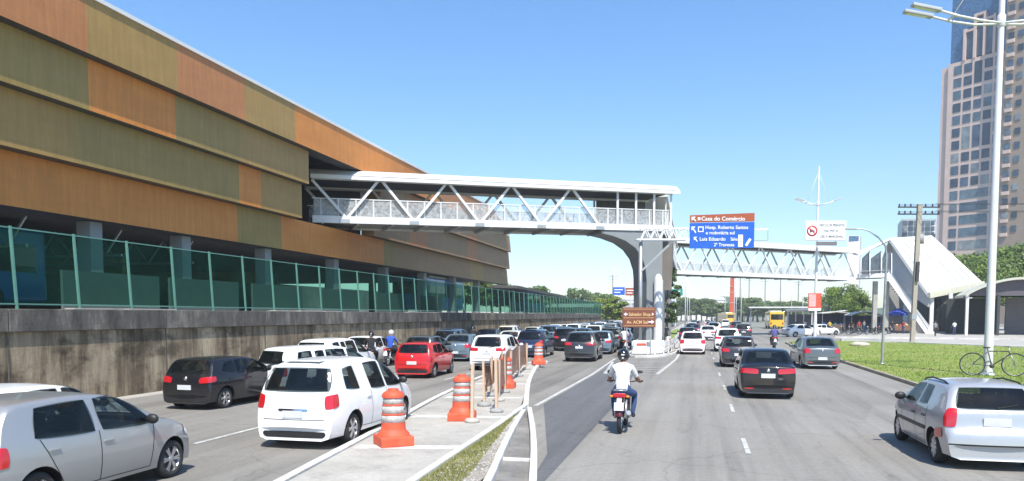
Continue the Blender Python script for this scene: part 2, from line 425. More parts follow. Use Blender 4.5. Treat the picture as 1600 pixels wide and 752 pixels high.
INTER = M('dark_cabin_lining', (.03, .03, .032), .9); SEATM = M('seat_fabric', (.07, .07, .075), .95)
class Car:
    def __init__(s, name, label, shell, wb, wr=.30, ww=.19, mat=None, wx=None, trim=False, spokes=6, sides=(), cab=None):
        s.sh = shell; s.root = thing(name, label, 'car'); s.mat = mat; s.wb = wb; s.wr = wr
        vs, fs = shell.mesh(); me = bpy.data.meshes.new('car_body'); me.from_pydata(vs, [], fs); fix_cap(me)
        bm = bmesh.new(); bm.from_mesh(me); s.bvh = BVHTree.FromBMesh(bm); bm.free()
        me.materials.append(mat); me.materials.append(BLACKP)
        body = put('body', me, s.root)
        # wheel arches
        cut = MB(); wx = wx or (wb / 2, -wb / 2); s.wx = wx
        for q in wx:
            for sd in (-1, 1):
                cx = [(wr + .055) * cos(2 * pi * k / 28) for k in range(28)]; cz = [(wr + .055) * sin(2 * pi * k / 28) + wr + .01 for k in range(28)]
                a = shell.W / 2 - .34; b = shell.W / 2 + .2
                o = len(cut.v)
                cut.prism([(sd * a, q + cx[k], cz[k]) for k in range(28)], (sd * (b - a), 0, 0), 1)
        cm = cut.mesh('cut', [mat, BLACKP]); fixn = bmesh.new(); fixn.from_mesh(cm); bmesh.ops.recalc_face_normals(fixn, faces=fixn.faces); fixn.to_mesh(cm); fixn.free()
        cuts = [put('cut', cm)]
        def cutter(polys):
            q = MB()
            for poly, ext in polys: q.prism(poly, ext, 1)
            me2 = q.mesh('cut', [mat, INTER]); f2 = bmesh.new(); f2.from_mesh(me2); bmesh.ops.recalc_face_normals(f2, faces=f2.faces); f2.to_mesh(me2); f2.free(); cuts.append(put('cut', me2))
        if sides: cutter([([(-2, q_, z_) for q_, z_ in pl], (4, 0, 0)) for pl in sides])
        if cab:
            q0_, q1_, xh, zl, zh = cab; cutter([([(-xh, q0_, zl), (xh, q0_, zl), (xh * .84, q0_, zh), (-xh * .84, q0_, zh)], (0, q1_ - q0_, 0))])
        for co in cuts:
            mod = body.modifiers.new('b', 'BOOLEAN'); mod.operation = 'DIFFERENCE'; mod.object = co; mod.solver = 'EXACT'; mod.material_mode = 'TRANSFER'
        bpy.context.view_layer.update(); dg = bpy.context.evaluated_depsgraph_get()
        nm = bpy.data.meshes.new_from_object(body.evaluated_get(dg)); body.modifiers.clear()
        print('BOOL', name, len(nm.polygons), [m.name for m in nm.materials if m])
        if len(nm.polygons) > 200: body.data = nm
        for co in cuts: bpy.data.objects.remove(co)
        nm.name = 'car_body'
        if cab: s.interior(shell)
        smooth(body, 32); s.body = body
        # wheels
        for q in wx:
            for sd in (-1, 1):
                t = MB(); W2 = shell.W / 2 * (.955 if q < 0 else .95); x1 = W2 - .01; x0 = x1 - ww
                t.lathe([(wr - .10, x0), (wr - .03, x0), (wr - .004, x0 + .03), (wr, x0 + .06), (wr, x1 - .06), (wr - .004, x1 - .03), (wr - .03, x1 - .004), (wr - .09, x1 - .002), (wr - .10, x1 - .02)], 28, axis='x')
                if sd < 0: t.v = [(-x, y, z) for x, y, z in t.v]
                wh = put('wheel', t.mesh('tyre', RUBBER), s.root, (0, q, wr))
                rm = MB(); R1 = wr - .085
                rm.lathe([(R1 + .004, x1 - .02), (R1, x1 - .015), (R1 - .015, x1 - .03), (R1 - .02, x1 - .07)], 28, axis='x')
                rm.lathe([(R1 - .02, x1 - .07), (.05, x1 - .05), (.001, x1 - .05)], 28, 1, axis='x')
                rm.lathe([(.055, x1 - .05), (.052, x1 - .018), (.03, x1 - .012), (.001, x1 - .012)], 14, axis='x')
                for k in range(spokes):
                    a = 2 * pi * k / spokes
                    for da in (-.13, .13):
                        rm.bar((x1 - .03, .04 * cos(a + da), .04 * sin(a + da)), (x1 - .024, (R1 - .008) * cos(a + da * .9), (R1 - .008) * sin(a + da * .9)), .03, .022, 0, up=(1, 0, 0))
                if sd < 0: rm.v = [(-x, y, z) for x, y, z in rm.v]
                r_ = rm.build('rim', [ALLOY, ALLOY_D], wh)
    def interior(s, sh):
        H = sh.H; zb = sh.belt
        for sg in (-1, 1):
            b = MB(); b.box(sg * .36 - .22, sg * .36 + .22, -.32, -.18, zb - .1, zb + .20); b.box(sg * .36 - .12, sg * .36 + .12, -.31, -.22, zb + .23, zb + .37); b.bar((sg * .36, -.26, zb + .15), (sg * .36, -.26, zb + .3), .1, .02)
            o = b.build('front_seat', SEATM, s.root); bevel(o, .04, 2)
            b = MB(); b.box(sg * .38 - .11, sg * .38 + .11, -1.12, -1.03, zb + .10, zb + .24); o = b.build('headrest', SEATM, s.root); bevel(o, .04, 2)
        b = MB(); b.box(-.58, .58, -1.15, -1.02, zb - .1, zb + .10); bevel(b.build('rear_seat', SEATM, s.root), .04, 2)
        b = MB(); b.lathe([(.17 + .014 * cos(2 * pi * k / 6), .014 * sin(2 * pi * k / 6)) for k in range(7)], 20, axis='y', c=(0, 0, 0)); b.v = [(x - .36, .30 + y + z * .4, zb + .10 + z * .9) for x, y, z in b.v]; b.build('steering_wheel', BLACKP, s.root)
    # ---- patches projected on the body
    def patch(s, name, pts2, origin, direc, m, eps=.006, n=12, rnd=.28, parent=None, mirror=False, k=10):
        """pts2: 4 corners (bl, br, tr, tl) of 3-D points; projected along direc"""
        bl, br, tr, tl = [Vector(p) for p in pts2]; d = Vector(direc).normalized(); vs = []; ok = True; last = None
        for j in range(k + 1):
            for i in range(n + 1):
                u = 2 * i / n - 1; v = 2 * j / k - 1
                if rnd:
                    uu = u * sqrt(1 - rnd * v * v * .5 * abs(u) ** 6); vv = v * sqrt(1 - rnd * u * u * .5 * abs(v) ** 6)
                    u, v = uu, vv
                u = (u + 1) / 2; v = (v + 1) / 2
                p = (bl * (1 - u) + br * u) * (1 - v) + (tl * (1 - u) + tr * u) * v
                hit, nor, idx, dist = s.bvh.ray_cast(p - d * 3, d, 6)
                if hit is None:
                    q, nor, idx, dd = s.bvh.find_nearest(p); hit = q
                if nor.dot(d) > 0: nor = -nor
                vs.append(hit + nor * eps)
        fs = [(j * (n + 1) + i, j * (n + 1) + i + 1, (j + 1) * (n + 1) + i + 1, (j + 1) * (n + 1) + i) for j in range(k) for i in range(n)]
        out = []
        for sg in ((1, -1) if mirror else (1,)):
            b = MB(); b.add([(v[0] * sg, v[1], v[2]) for v in vs], fs, 0, True)
            o = b.build(name, m, parent or s.root, fix=False); out.append(o)
        return out
    def side(s, name, pts, m, mirror=True, **k):
        """pts: four (s, z) corners; drawn on both sides"""
        return s.patch(name, [(s.sh.W, q, z) for q, z in pts], None, (-1, 0, 0), m, mirror=mirror, **k)
    def rear(s, name, pts, m, mirror=False, **k):
        return s.patch(name, [(x, -s.sh.L, z) for x, z in pts], None, (0, 1, 0), m, mirror=mirror, **k)
    def front(s, name, pts, m, mirror=False, **k):
        return s.patch(name, [(x, s.sh.L, z) for x, z in pts], None, (0, -1, 0), m, mirror=mirror, **k)
    def top(s, name, pts, m, mirror=False, **k):
        return s.patch(name, [(x, q, 3) for x, q in pts], None, (0, 0, -1), m, mirror=mirror, **k)
    def corner(s, name, x0, q0, a0, a1, z0, z1, m, z0b=None, z1b=None, mirror=True, eps=.012, rear=True, n=10):
        """wrap-around lamp: rays round a vertical axis at (x0, q0), angles from straight back (0) to the side (90)"""
        vs = []; k = 6
        for j in range(k + 1):
            for i in range(n + 1):
                t = i / n; v = j / k; u = 2 * t - 1; v2 = 2 * v - 1
                u *= sqrt(1 - .25 * v2 * v2 * u ** 4); v2 *= sqrt(1 - .25 * u * u * v2 ** 4); t = (u + 1) / 2; v = (v2 + 1) / 2
                a = radians(a0 + (a1 - a0) * t); zl = z0 + ((z0b if z0b is not None else z0) - z0) * t; zh = z1 + ((z1b if z1b is not None else z1) - z1) * t
                z = zl + (zh - zl) * v; d = Vector((sin(a), -cos(a) if rear else cos(a), 0)); o = Vector((x0, q0, z))
                hit, nor, idx, dist = s.bvh.ray_cast(o + d * 3, -d, 6)
                if hit is None: hit, nor, idx, dist = s.bvh.find_nearest(o + d * .5)
                if nor.dot(d) < 0: nor = -nor
                vs.append(hit + nor * eps)
        fs = [(j * (n + 1) + i, j * (n + 1) + i + 1, (j + 1) * (n + 1) + i + 1, (j + 1) * (n + 1) + i) for j in range(k) for i in range(n)]
        for sg in ((1, -1) if mirror else (1,)):
            MB().add([(v[0] * sg, v[1], v[2]) for v in vs], fs, 0, True).build(name, m, s.root, fix=False)
    def seams(s, lines, wdt=.012):
        b = MB(); b2 = MB()
        for q0, z0, q1, z1 in lines:
            n = 14; vs = []
            dq, dz = (q1 - q0), (z1 - z0); l = hypot(dq, dz); nx, nz = -dz / l * wdt / 2, dq / l * wdt / 2
            for i in range(n + 1):
                t = i / n
                for sg in (-1, 1):
                    p = Vector((3, q0 + dq * t + nx * sg, z0 + dz * t + nz * sg)); hit, nor, idx, d = s.bvh.ray_cast(p, Vector((-1, 0, 0)), 6)
                    if hit is None: hit, nor, idx, d = s.bvh.find_nearest(Vector((1, p.y, p.z)))
                    vs.append(hit + Vector((.003, 0, 0)))
            fs = [(2 * i, 2 * i + 1, 2 * i + 3, 2 * i + 2) for i in range(n)]
            b.add(vs, fs); b2.add([(-v[0], v[1], v[2]) for v in vs], fs)
        b2.build('door_gap', BLACKP, s.root, fix=False); return b.build('door_gap', BLACKP, s.root, fix=False)
    def box(s, name, x0, x1, y0, y1, z0, z1, m, bv=.01, mirror=False, rot=0):
        for sg in ((1, -1) if mirror else (1,)):
            b = MB(); a0, a1 = sorted((x0 * sg, x1 * sg))
            b.box(a0, a1, y0, y1, z0, z1)
            if rot:
                cy, cz = (y0 + y1) / 2, (z0 + z1) / 2; rm = Matrix.Rotation(rot, 3, 'X')
                b.v = [tuple(Vector((0, cy, cz)) + (rm @ (Vector(v) - Vector((0, cy, cz)))) + Vector((0, 0, 0))) for v in b.v]
            o = b.build(name, m, s.root); bevel(o, bv, 2)
    def surf_y(s, x, z, rear=True):
        d = Vector((0, 1 if rear else -1, 0)); h, n, i, q = s.bvh.ray_cast(Vector((x, -4 if rear else 4, z)), d, 8); return h.y if h else 0
    def surf_x(s, q, z):
        h, n, i, d = s.bvh.ray_cast(Vector((3, q, z)), Vector((-1, 0, 0)), 6); return h.x if h else s.sh.W / 2
    def mirrors(s, q, z, m):
        x = s.surf_x(q, z)
        for sg in (1, -1):
            b = MB(); b.ell((sg * (x + .11), q, z + .03), .10, .06, .075, 12, 8); b.bar((sg * (x - .02), q + .02, z), (sg * (x + .08), q, z), .04, .03)
            o = b.build('mirror', m, s.root)
    def plate(s, z, rear=True, x=0, m=None):
        y = s.surf_y(x, z, rear); o = (-.02 if rear else .02)
        b = MB(); b.box(x - .2, x + .2, min(y, y + o), max(y, y + o), z - .065, z + .065); b.build('licence_plate', m or PLATE, s.root)
    def handles(s, pts, m):
        for q, z in pts:
            x = s.surf_x(q, z)
            for sg in (1, -1):
                b = MB(); a0, a1 = sorted((sg * (x - .005), sg * (x + .028))); b.box(a0, a1, q - .085, q + .085, z - .016, z + .016); bevel(b.build('door_handle', m, s.root), .01, 2)

def place(c, X, Y, rz=0, label=None, z=.004, group=None):
    r = c.root if hasattr(c, 'root') else c
    r.location = (X, Y, z); r.rotation_euler = (0, 0, radians(rz))
    if label: r['label'] = label
    if group: r['group'] = group
    return r

P_SILV = paint('silver_paint', (.42, .42, .41), .55); P_SILV2 = paint('pale_silver_paint', (.47, .48, .49), .45); P_WHITE = paint('white_paint', (.82, .82, .81))
P_BLACK = paint('black_paint', (.012, .012, .015)); P_RED = paint('red_paint', (.55, .018, .02)); P_GREY = paint('grey_paint', (.13, .15, .16), .4)
P_DARK = paint('graphite_paint', (.045, .045, .05), .3); P_BLUE = paint('slate_blue_paint', (.10, .15, .22), .4); P_NAVY = paint('navy_paint', (.02, .03, .07), .2)
P_PINK = paint('pinkish_white_paint', (.80, .70, .69)); P_TEAL = paint('blue_grey_paint', (.16, .22, .26), .4); P_CREAM = paint('cream_paint', (.70, .66, .56))
P_YEL = paint('bus_yellow_paint', (.75, .48, .06)); P_BBLUE = paint('bus_blue_paint', (.03, .16, .42))

# ---- generic outfitting for hatchbacks
def hatch(name, label, mat, L=3.9, W=1.66, H=1.48, wb=2.45, kind='round', belt=.93, wr=.29):
    h = L / 2
    prof = [(-h, .42), (-h + .01, .62), (-h + .05, .86), (-h + .12, .98), (-h + .32, H - .09), (-h + .55, H - .02), (-.35, H), (.18, H - .06), (.52, H - .22),
            (.98, 1.0), (1.32, .93), (h - .22, .80), (h - .05, .64), (h, .42)]
    sh = Shell(L, W, prof, belt)
    if kind == 'fox': sw = [[(-1.26, .99), (-.31, .95), (-.35, H - .10), (-1.15, H - .125)], [(-.18, .95), (.80, .94), (.28, H - .115), (-.20, H - .10)]]
    else: sw = [[(-.72, .97), (-.10, .96), (-.13, H - .105), (-.68, H - .11)], [(-1.30, 1.05), (-.80, .98), (-.76, H - .115), (-1.12, H - .155)], [(.0, .96), (.78, .94), (.26, H - .135), (-.03, H - .105)]]
    c = Car(name, label, sh, wb, wr, mat=mat, sides=sw, cab=(-2.2, .93, .57, 1.01, H - .10))
    c.rear('rear_window', [(-.64, .99), (.64, .99), (.55, H - .08), (-.55, H - .08)], CGL)
    c.top('windscreen', [(-.60, .93), (.60, .93), (.50, .30), (-.50, .30)], CGL, k=12)
    if kind == 'fox':
        c.side('side_window', [(-1.28, .97), (-.29, .93), (-.33, H - .085), (-1.17, H - .11)], CGL, eps=.008)
        c.side('side_window', [(-.20, .93), (.86, .90), (.30, H - .10), (-.22, H - .085)], CGL, eps=.008)
    else:
        c.side('side_window', [(-.74, .95), (-.08, .94), (-.11, H - .09), (-.70, H - .095)], CGL, eps=.008)
        c.side('quarter_window', [(-1.34, 1.03), (-.78, .96), (-.74, H - .10), (-1.14, H - .14)], CGL, eps=.008, rnd=.6)
        c.side('side_window', [(-.02, .94), (.84, .91), (.28, H - .12), (-.05, H - .09)], CGL, eps=.008)
    c.seams([(-.25, .28, -.25, belt), (.72, .28, .80, belt - .02), (-.25, .28, .72, .28), (-1.02, .62, -.82, .28), (-.82, .28, -.25, .28), (-1.02, .62, -1.2, belt + .02)])
    c.handles([(-.12 if kind == 'fox' else -.12, .80), (-1.02, .82)], mat if kind != 'fox' else mat)
    c.mirrors(.66, .96, BLACKP if kind != 'fox' else BLACKP)
    c.plate(.62)
    c.front('grille', [(-.45, .44), (.45, .44), (.50, .58), (-.50, .58)], BLACKP)
    c.corner('headlight', .35, h - .55, 22, 66, .56, .72, WHT_L, .62, .80, rear=False)
    ys = c.surf_y(0, .30)
    return c
def tails(c, kind):
    h = c.sh.L / 2
    if kind == 'fox': c.corner('tail_light', .38, -h + .45, 20, 66, .70, .95, RED_L)
    elif kind == 'horiz':
        c.corner('tail_light', .30, -h + .50, 14, 66, .72, .88, RED_L, .78, .93)
    elif kind == 'vert': c.corner('tail_light', .42, -h + .40, 28, 64, .68, 1.02, RED_L)
def rear_trim(c, wiper=True, bumper=True, emblem=True):
    h = c.sh.L / 2
    if bumper: c.rear('lower_bumper', [(-.62, .22), (.62, .22), (.66, .34), (-.66, .34)], BLACKP, eps=.008, rnd=.3)
    if emblem:
        y = c.surf_y(0, .86); MB().lathe([(.001, y - .018), (.05, y - .014), (.055, y + .01)], 16, axis='y', c=(0, 0, .86)).build('emblem', CHROME, c.root)
    # boot-lid gap under the window
    b = MB(); n = 16; vs = []
    for i in range(n + 1):
        x = -.62 + 1.24 * i / n
        for z in (.555, .567):
            y = c.surf_y(x, z); vs.append((x, y - .004, z))
    b.add(vs, [(2 * i, 2 * i + 1, 2 * i + 3, 2 * i + 2) for i in range(n)]); b.build('boot_gap', BLACKP, c.root, fix=False)
    if wiper:
        y = c.surf_y(0, 1.03); b = MB(); b.bar((0, y - .02, 1.02), (.34, c.surf_y(.34, 1.09) - .02, 1.09), .02, .02); b.build('rear_wiper', BLACKP, c.root)

# FOX in the left foreground
fox = hatch('hatchback', 'silver hatchback cut by the left edge', P_SILV, 3.81, 1.66, 1.47, 2.465, 'fox', .95)
tails(fox, 'fox'); rear_trim(fox)
place(fox, -8.60, 8.92, 0, 'silver hatchback seen side-on in the left foreground, cut by the photo edge')
# HB20
hb = hatch('hatchback', None, P_BLACK, 3.8, 1.60, 1.42, 2.45)
tails(hb, 'horiz'); rear_trim(hb)
hb.root.scale = (1.04, 1, .965); place(hb, -12.98, 19.4, -3, 'black hatchback in the lane beside the stained retaining wall')
rh = hatch('hatchback', None, P_RED, 3.8, 1.60, 1.42, 2.45)
tails(rh, 'vert'); rear_trim(rh)
place(rh, -10.95, 30.2, 2, 'bright red hatchback in the middle of the left carriageway')
# CELTA
def celta():
    L, W, H, h = 3.79, 1.63, 1.40, 1.895
    prof = [(-h, .42), (-h + .02, .60), (-h + .10, .70), (-h + .13, .95), (-h + .20, 1.0), (-h + .44, H - .07), (-h + .66, H - .01), (-.35, H), (.15, H - .05), (.42, H - .18),
            (.88, .98), (1.30, .90), (h - .2, .76), (h - .05, .62), (h, .42)]
    c = Car('hatchback', None, Shell(L, W, prof, .90, pf=.2, tumble=.27, r=.13, pr=.12), 2.44, .275, mat=P_SILV2, spokes=8, sides=[[(-.76, .96), (-.30, .94), (-.32, H - .135), (-.68, H - .145)], [(-.18, .94), (.62, .92), (.22, H - .165), (-.20, H - .125)]], cab=(-2.2, .84, .56, .99, H - .10))
    c.rear('rear_window', [(-.60, .97), (.60, .97), (.49, H - .09), (-.49, H - .09)], CGL)
    c.top('windscreen', [(-.58, .83), (.58, .83), (.5, .24), (-.5, .24)], CGL, k=12)
    c.side('side_window', [(-.78, .94), (-.28, .92), (-.30, H - .12), (-.70, H - .13)], CGL, eps=.008)
    c.side('side_window', [(-.20, .92), (.66, .90), (.24, H - .15), (-.22, H - .11)], CGL, eps=.008)
    c.seams([(-.24, .26, -.24, .9), (.62, .26, .70, .88), (-.24, .26, .62, .26), (-.92, .6, -.74, .26), (-.74, .26, -.24, .26), (-.92, .6, -.86, .92)])
    c.side('side_moulding', [(-.88, .52), (.98, .50), (.98, .56), (-.88, .58)], BLACKP, rnd=0, eps=.012)
    c.handles([(-.12, .74), (-.76, .76)], BLACKP); c.mirrors(.56, .93, BLACKP); c.plate(.78, m=PLATE)
    c.corner('tail_light', .42, -h + .42, 30, 60, .68, .98, RED_L)
    c.side('side_marker', [(-h + .24, .50), (-h + .52, .46), (-h + .50, .62), (-h + .26, .66)], RED_L, mirror=False, eps=.012)
    for o in [x for x in c.root.children if x.name.startswith('side_marker')]: o.scale = (-1, 1, 1)
    c.front('grille', [(-.45, .42), (.45, .42), (.5, .56), (-.5, .56)], BLACKP); c.corner('headlight', .35, h - .55, 22, 62, .54, .68, WHT_L, .6, .76, rear=False)
    c.rear('bumper_line', [(-.70, .40), (.70, .40), (.70, .425), (-.70, .425)], BLACKP, rnd=0, eps=.004)
    # roof rails
    for sg in (1, -1):
        b = MB(); b.tube([(sg * .55, -1.2, H - .075), (sg * .555, -1.0, H - .03), (sg * .555, -.3, H - .012), (sg * .55, .1, H - .06), (sg * .54, .25, H - .11)], .015, 6); b.build('roof_rail', BLACKP, c.root)
    b = MB(); b.bar((0, c.surf_y(0, 1.0) - .02, 1.0), (.34, c.surf_y(.34, 1.06) - .02, 1.06), .02); b.build('rear_wiper', BLACKP, c.root)
    return c
ce = celta(); place(ce, 4.68, 15.45, 0, 'pale silver hatchback with a black side strip, nearest car on the right road')
# SPIN
def mpv(name, mat, L=4.36, W=1.74, H=1.66, wb=2.62, boxy=0.0, wr=.31, belt=1.0):
    h = L / 2
    prof = [(-h, .42), (-h + .02, .66), (-h + .07, .92), (-h + .12, 1.06), (-h + .34 - boxy, H - .12), (-h + .60 - boxy, H - .03), (-.3, H), (.35, H - .06), (.75, H - .24),
            (1.28, 1.08), (1.6, 1.0), (h - .2, .86), (h - .05, .66), (h, .42)]
    sw = [[(-.48, 1.02), (.21, 1.0), (.18, H - .135), (-.50, H - .135)], [(.31, 1.0), (1.08, .98), (.56, H - .175), (.28, H - .135)], [(-1.52, 1.10), (-1.0, 1.06), (-1.02, H - .155), (-1.44, H - .195)]]
    if boxy: sw.append([(-.86, 1.05), (-.56, 1.04), (-.59, H - .155), (-.88, H - .175)])
    c = Car(name, None, Shell(L, W, prof, belt, tumble=.29, r=.15, pr=.13), wb, wr, mat=mat, sides=sw, cab=(-2.6, 1.22, .64, 1.09, H - .17))
    c.rear('rear_window', [(-.72, 1.06), (.72, 1.06), (.62, H - .15), (-.62, H - .15)], CGL)
    c.top('windscreen', [(-.62, 1.22), (.62, 1.22), (.52, .55), (-.52, .55)], CGL, k=12)
    c.side('side_window', [(-.50, 1.0), (.23, .98), (.20, H - .12), (-.52, H - .12)], CGL, eps=.008)
    c.side('side_window', [(.29, .98), (1.16, .96), (.58, H - .16), (.26, H - .12)], CGL, eps=.008)
    c.side('quarter_window', [(-1.56, 1.08), (-.98, 1.04), (-1.0, H - .14), (-1.46, H - .18)], CGL, eps=.008)
    c.side('side_window', [(-.88, 1.03), (-.54, 1.02), (-.57, H - .14), (-.90, H - .16)], CGL, eps=.008) if boxy else None
    c.seams([(-.50, .3, -.52, belt), (.24, .3, .24, belt), (1.02, .3, 1.1, .98), (-.5, .3, 1.02, .3), (-1.2, .7, -.95, .32), (-.95, .32, -.5, .3)])
    c.handles([(.12, .86), (-.66, .88)], mat); c.mirrors(1.0, 1.04, BLACKP); c.plate(.66)
    c.front('grille', [(-.45, .5), (.45, .5), (.5, .7), (-.5, .7)], BLACKP); c.corner('headlight', .35, h - .55, 22, 62, .68, .82, WHT_L, .7, .94, rear=False)
    return c
sp = mpv('minivan', P_WHITE, 4.36, 1.76, 1.66)
sp.corner('tail_light', .46, -2.18 + .45, 24, 68, .74, 1.0, RED_L, .80, 1.04)
rear_trim(sp, wiper=False, emblem=False)
sp.rear('chrome_strip', [(-.30, .715), (.30, .715), (.30, .76), (-.30, .76)], CHROME, eps=.014)
b_ = MB(); b_.box(-.36, .36, sp.surf_y(0, 1.6) - .1, sp.surf_y(0, 1.6) + .12, 1.615, 1.64); bevel(b_.build('rear_spoiler', P_WHITE, sp.root), .008)
b_ = MB(); b_.box(-.10, .10, .2 - .55, .2 - .2, 1.665, 1.675); b_.build('roof_vent', BLACKP, sp.root)
place(sp, -7.27, 14.95, 0, 'white minivan with a wide dark rear window beside the nearest orange barrel')
dob = mpv('van', P_WHITE, 4.3, 1.72, 1.60, 2.58, boxy=.10)
dob.corner('tail_light', .5, -2.15 + .4, 30, 62, .74, 1.08, RED_L); rear_trim(dob, emblem=False)
place(dob, -11.25, 21.9, -27, 'white van with several side windows, turned across the lane behind the white minivan')
d2 = clone(dob.root, loc=(-14.3, 28.8, .004), rz=radians(-4), label='white van partly hidden, straight in its lane beyond the angled van')
dob.root['group'] = d2['group'] = 'white vans in the left queue'
# SEDANS
def sedan(name, mat, L=4.25, W=1.68, H=1.46, wb=2.5, tl='wide'):
    h = L / 2
    prof = [(-h, .42), (-h + .01, .66), (-h + .03, .90), (-h + .08, 1.00), (-h + .20, 1.02), (-h + .50, 1.05), (-h + .98, H - .10), (-h + 1.30, H - .01), (-.10, H), (.30, H - .06), (.6, H - .2),
            (1.08, .99), (1.42, .93), (h - .2, .80), (h - .05, .62), (h, .42)]
    sw = [[(-1.02, .99), (-.15, .97), (-.17, H - .105), (-.76, H - .135)], [(-.04, .97), (.90, .95), (.38, H - .145), (-.06, H - .105)]]
    c = Car(name, None, Shell(L, W, prof, .93, r=.08), wb, .29, mat=mat, sides=sw, cab=(-h + .52, 1.03, .56, 1.07, H - .10))
    c.top('rear_window', [(-.66, -h + .46), (.66, -h + .46), (.54, -h + 1.08), (-.54, -h + 1.08)], CGL, k=12)
    c.top('windscreen', [(-.60, 1.04), (.60, 1.04), (.5, .42), (-.5, .42)], CGL, k=12)
    c.side('side_window', [(-1.08, .97), (-.13, .95), (-.15, H - .09), (-.78, H - .12)], CGL, eps=.008)
    c.side('side_window', [(-.06, .95), (.96, .92), (.40, H - .13), (-.08, H - .09)], CGL, eps=.008)
    c.seams([(-.11, .28, -.11, .93), (.82, .28, .90, .92), (-.11, .28, .82, .28), (-.95, .62, -.78, .28), (-.78, .28, -.11, .28), (-.95, .62, -1.0, .95)])
    c.handles([(.0, .80), (-.85, .82)], mat); c.mirrors(.78, .96, mat)
    if tl == 'wide': c.corner('tail_light', .20, -h + .55, 8, 58, .74, .90, RED_L, .78, .92); c.plate(.70, m=PLATE)
    else: c.corner('tail_light', .38, -h + .5, 18, 66, .72, .94, RED_L, .78, .97); c.plate(.50, m=PLATE)
    rear_trim(c, wiper=False)
    c.rear('reflector', [(.42, .30), (.66, .30), (.66, .335), (.42, .335)], RED_L, mirror=True, eps=.013, rnd=0)
    c.front('grille', [(-.45, .46), (.45, .46), (.5, .62), (-.5, .62)], BLACKP); c.corner('headlight', .35, h - .55, 22, 62, .60, .74, WHT_L, .66, .82, rear=False)
    return c
vo = sedan('sedan', P_BLACK, 4.24, 1.70, 1.47)
place(vo, 2.06, 25.9, 0, 'black sedan with wide red tail lights in the middle lane of the right road')
pr = sedan('sedan', P_GREY, 4.30, 1.72, 1.48, 2.53, tl='tall')
place(pr, 5.50, 39.7, 3, 'grey sedan by the kerb of the lawn on the right road')
# dark SUV-ish hatch
def suv(name, mat, L=4.3, W=1.76, H=1.62, wb=2.6):
    h = L / 2
    prof = [(-h, .46), (-h + .02, .70), (-h + .06, .98), (-h + .14, 1.08), (-h + .40, H - .09), (-h + .62, H - .02), (-.3, H), (.25, H - .06), (.6, H - .22),
            (1.05, 1.1), (1.5, 1.04), (h - .18, .92), (h - .04, .70), (h, .46)]
    sw = [[(-.70, 1.07), (-.02, 1.05), (-.04, H - .135), (-.68, H - .145)], [(-1.38, 1.14), (-.82, 1.08), (-.82, H - .165), (-1.18, H - .215)], [(.10, 1.05), (.82, 1.03), (.40, H - .185), (.07, H - .135)]]
    c = Car(name, None, Shell(L, W, prof, 1.02, zb=.22, r=.09), wb, .34, .22, mat=mat, sides=sw, cab=(-2.6, 1.0, .58, 1.09, H - .12))
    c.rear('rear_window', [(-.66, 1.07), (.66, 1.07), (.56, H - .10), (-.56, H - .10)], CGL)
    c.top('windscreen', [(-.62, 1.0), (.62, 1.0), (.52, .40), (-.52, .40)], CGL, k=12)
    c.side('side_window', [(-.72, 1.05), (.0, 1.03), (-.02, H - .12), (-.70, H - .13)], CGL, eps=.008)
    c.side('quarter_window', [(-1.42, 1.12), (-.80, 1.06), (-.80, H - .15), (-1.2, H - .2)], CGL, eps=.008)
    c.side('side_window', [(.08, 1.03), (.88, 1.01), (.42, H - .17), (.05, H - .12)], CGL, eps=.008)
    c.seams([(.04, .34, .04, 1.0), (.84, .34, .92, 1.0), (.04, .34, .84, .34), (-.96, .7, -.74, .34), (-.74, .34, .04, .34)])
    c.handles([(.16, .88), (-.70, .9)], mat); c.mirrors(.78, 1.06, mat); c.plate(.78)
    c.corner('tail_light', .30, -h + .5, 14, 66, .88, 1.02, RED_L, .90, 1.05); rear_trim(c)
    c.front('grille', [(-.45, .6), (.45, .6), (.5, .8), (-.5, .8)], BLACKP); c.corner('headlight', .35, h - .55, 22, 62, .74, .88, WHT_L, .78, .96, rear=False)
    return c
su = suv('suv', P_DARK)
place(su, -6.1, 42.6, 0, 'black SUV in the rightmost lane of the left queue')
dh = hatch('hatchback', None, P_DARK, 3.95, 1.70, 1.50, 2.5); tails(dh, 'horiz'); rear_trim(dh)
place(dh, 1.93, 39.9, 0, 'graphite hatchback just ahead of the black sedan')

# ---- copies in other colours (paint set on the object slot, mesh shared)
def recolour(root, old, new):
    for o in [root] + list(root.children_recursive):
        if o.type == 'MESH':
            for i, sl in enumerate(o.material_slots):
                if sl.material == old: sl.link = 'OBJECT'; sl.material = new
def car_copy(src, old, new, X, Y, rz, name, label, group=None):
    c = clone(src.root, loc=(X, Y, .004), rz=radians(rz)); c.name = name; c['label'] = label
    if 'group' in c and not group: del c['group']
    if group: c['group'] = group
    recolour(c, old, new); return c
def rl(o): return o
G_L = 'cars queuing on the left carriageway'; G_R = 'cars driving on the right road'
car_copy(hb, P_BLACK, P_WHITE, -11.1, 10.8, 0, 'hatchback', 'white car whose roof alone shows over the silver hatchback in the left foreground')
car_copy(fox, P_SILV, P_GREY, -13.55, 37.8, 0, 'hatchback', 'grey hatchback between the blue shirted rider and the red hatchback')
car_copy(pr, P_GREY, P_WHITE, -16.0, 35.8, 0, 'sedan', 'white sedan close beside the retaining wall, left of the two motorcyclists')
car_copy(pr, P_GREY, P_TEAL, -12.75, 41.3, 4, 'sedan', 'blue grey sedan directly beyond the red hatchback')
car_copy(sp, P_WHITE, P_BLUE, -15.3, 47.5, 0, 'minivan', 'slate blue minivan by the wall, beyond the blue grey sedan')
car_copy(su, P_DARK, P_WHITE, -9.15, 35.2, 0, 'suv', 'white SUV right of the red hatchback and behind the brown netting')
